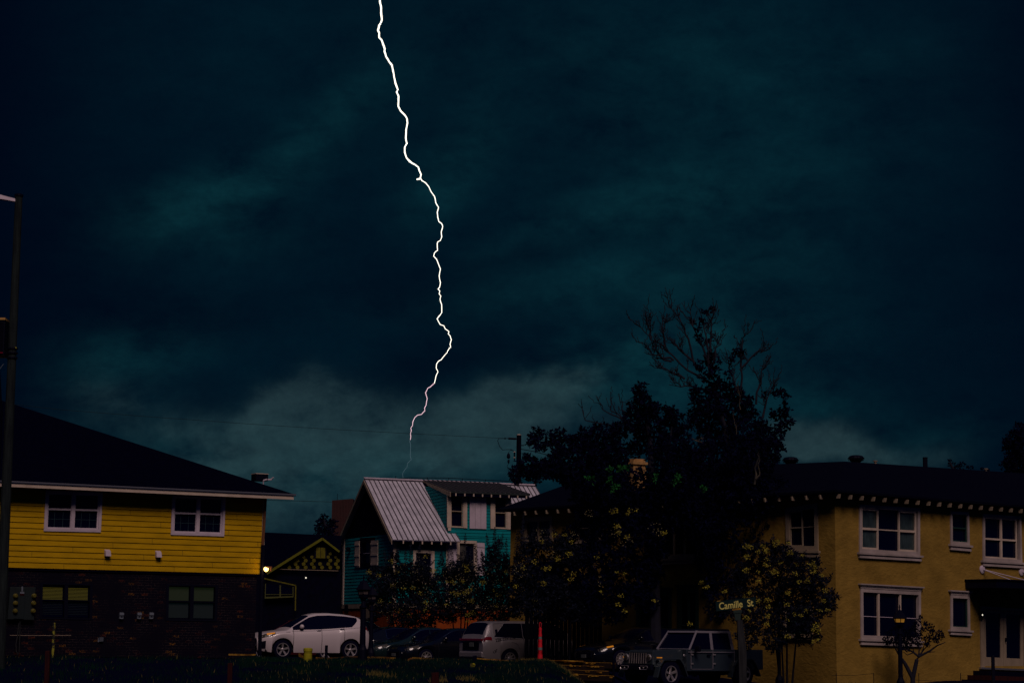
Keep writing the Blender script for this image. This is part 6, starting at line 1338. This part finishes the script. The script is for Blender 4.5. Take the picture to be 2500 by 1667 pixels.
    for sg in (1, -1):
        for x in (2.50, 3.48): mb = MB(); mb.box((x, sg*.85, 1.02), (.15, .05, .05)); mb.build('door_handle', 'black', H, bevel=.01)
        for x in (1.76, 2.76):
            for z in (1.03, .74): mb = MB(); mb.box((x, sg*.838, z), (.10, .03, .05)); mb.build('door_hinge', 'rim', H, bevel=.008)
        mb = MB(); mb.lathe(Vector((1.48, sg*.76, 1.0)), [(.045, 0), (.03, .02)], 10, (0, sg, 0)); mb.build('badge', 'rim', H)
        mb = MB(); mb.box((1.86, sg*1.0, 1.22), (.10, .22, .20)); mb.build('mirror', 'black', H, bevel=.03)
    S = dict(width=[(0, .90)], rw=.42, rr_=.25, wheels=(.80, 4.10)); Car(H, S).wheels(5, tw=.26)
MT['jeepl'] = mat('pale_slate_edge', (.24, .22, .27), .35, .3, spec=.5, coat=.5)  # paler than the body colour, for pillars and panel outlines
pickup()
# ------------------------------------------------------------------ grass blades
random.seed(5)
def grass():
    mb = MB()
    for _ in range(52000):
        Y = random.uniform(50.5, 62.6); px = random.uniform(-20, 1560) if random.random() < .25 else random.uniform(600, 1540); X = (px-1250)/F_PX*Y; z = height(X, Y)
        d = math.sin(X*1.7+Y*.9)*math.sin(X*.6-Y*1.3)
        if random.random() > .55+.6*d: continue
        h = random.uniform(.05, .13)*(1+.4*d); a = random.uniform(0, 6.28); w = .011; lx_, ly_ = random.uniform(-.05, .05), random.uniform(-.04, .04); c, s_ = math.cos(a)*w, math.sin(a)*w*.5
        n = len(mb.v); mb.v += [(X-c, Y-s_, z), (X+c, Y+s_, z), (X+c*.6+lx_*.4, Y+ly_*.4, z+h*.6), (X+lx_, Y+ly_, z+h), (X-c*.6+lx_*.4, Y+ly_*.4, z+h*.6)]
        mb.f.append((n, n+1, n+2, n+3, n+4)); mb.mi.append(1 if random.random() < .035 else 0)
    for (px, Y, n_) in ((1290, 62.3, 60), (1322, 62.2, 70), (1340, 61.8, 40), (590, 67.8, 60), (1370, 61.5, 50), (1385, 60.9, 60), (1410, 60.7, 60), (930, 55, 50), (960, 54, 60), (1080, 53.5, 50), (1150, 54, 40)):
        for _ in range(n_):
            Yq = Y+random.uniform(-.3, .3); X = (px+random.gauss(0, 12)-1250)/F_PX*Yq; z = height(X, Yq); h = random.uniform(.06, .17); l = random.uniform(-.07, .07); n = len(mb.v)
            mb.v += [(X-.012, Yq, z), (X+.012, Yq, z), (X+l, Yq, z+h)]; mb.f.append((n, n+1, n+2)); mb.mi.append(1)
    for _ in range(900): # long grass along the stucco wall
        px = random.uniform(2035, 2340); Y = 70.9+random.uniform(-.4, .4); X = (px-1250)/F_PX*Y; z = height(X, Y); h = random.uniform(.08, .28)*(1.2 if px < 2100 else .6); l = random.uniform(-.12, .12); n = len(mb.v)
        mb.v += [(X-.008, Y, z), (X+.008, Y, z), (X+l, Y, z+h)]; mb.f.append((n, n+1, n+2)); mb.mi.append(0)
    o = mb.build('grass', ['grass', 'dry']); tag(o, 'rough dark green grass with dry tufts on the bank in front of the parked cars', 'grass', kind='stuff')
grass()
# ------------------------------------------------------------------ lightning
def lightning():
    Z1 = lambda x, y: (880+x/3.921, y/3.921); Z2 = lambda x, y: (940+x/3.92, 380+y/3.92); Z3 = lambda x, y: (960+x/3.735, 760+y/3.735)
    A = [(188, -60), (186, 0), (190, 40), (198, 80), (198, 130), (205, 190), (198, 215), (180, 245), (168, 295), (180, 320), (180, 365), (205, 390), (218, 430), (232, 470), (230, 495), (245, 545), (275, 595), (302, 630), (312, 680), (322, 740), (335, 800), (358, 862), (346, 884), (365, 925), (364, 975), (362, 1020), (385, 1065), (425, 1105), (446, 1140), (450, 1180), (438, 1240), (434, 1320), (444, 1375), (424, 1410), (424, 1460), (440, 1510), (470, 1550), (500, 1568)]
    B = [(198, 0), (212, 30), (248, 68), (290, 90), (318, 112), (328, 145), (345, 185), (338, 218), (352, 240), (388, 262), (420, 300), (443, 350), (475, 395), (485, 450), (512, 495), (500, 545), (505, 590), (515, 632), (542, 652), (552, 682), (538, 730), (543, 775), (530, 812), (502, 828), (500, 870), (503, 905), (472, 932), (465, 962), (492, 990), (510, 1035), (530, 1085), (518, 1150), (530, 1215), (520, 1265), (506, 1275), (524, 1295), (518, 1320), (535, 1345), (526, 1375), (542, 1425), (543, 1500), (520, 1535), (498, 1560)]
    C = [(443, 0), (425, 35), (400, 68), (428, 120), (462, 132), (475, 160), (508, 185), (502, 205), (520, 225), (530, 258), (518, 300), (525, 322), (505, 345), (492, 375), (465, 405), (440, 438), (412, 455), (395, 480), (392, 518), (408, 552), (390, 590), (375, 655), (338, 688), (315, 700), (295, 742), (310, 795), (300, 855), (286, 880), (288, 905), (258, 938), (222, 945), (196, 968), (178, 1010), (176, 1040), (160, 1062), (165, 1085), (158, 1110), (160, 1140), (156, 1170)]
    Fn = [(156, 1170), (151, 1185), (158, 1215), (157, 1260), (155, 1320), (165, 1350), (130, 1385), (125, 1420), (100, 1450), (85, 1475), (90, 1520)]
    Y = 900
    H = thing('lightning_bolt', 'jagged white lightning bolt striking down from the storm sky', 'lightning', P(1012, 1010, Y))
    random.seed(3)
    def bolt(pts, w0, w1, m, name, seg=5):
        q = []; r = []; n = len(pts)
        for i in range(n-1):
            (x0, y0), (x1, y1) = pts[i], pts[i+1]
            for k in range(2):
                t = k/2; j = .45 if k else 0; q.append(P(x0+(x1-x0)*t+random.uniform(-j, j), y0+(y1-y0)*t, Y)); tt = (i+t)/(n-1); r.append((w0+(w1-w0)*tt)*random.uniform(.88, 1.12)/2/F_PX*Y)
        q.append(P(*pts[-1], Y)); r.append(w1/2/F_PX*Y)
        mb = MB(); mb.tube(q, r, seg); mb.build(name, m, H)
    bolt([Z1(*p) for p in A]+[Z2(*p) for p in B[1:8]], 4.6, 3.4, 'bolt', 'upper_channel')
    bolt([Z2(334, 224), Z2(318, 224), Z2(302, 230)], 4.6, 3.6, 'bolt', 'side_spur')
    bolt([Z2(*p) for p in B[7:]], 2.3, 1.8, 'bolt', 'middle_channel')
    bolt([Z3(*p) for p in C[1:22]], 1.9, 1.7, 'bolt', 'lower_channel')
    bolt([Z3(*p) for p in C[21:]], 2.0, 1.4, 'boltp', 'pink_channel')
    bolt([Z3(*p) for p in Fn], 1.6, .9, 'boltf', 'faint_tip')
lightning()
print('OBJECTS', len(bpy.data.objects), 'VERTS', sum(len(o.data.vertices) for o in bpy.data.objects if o.type == 'MESH'))
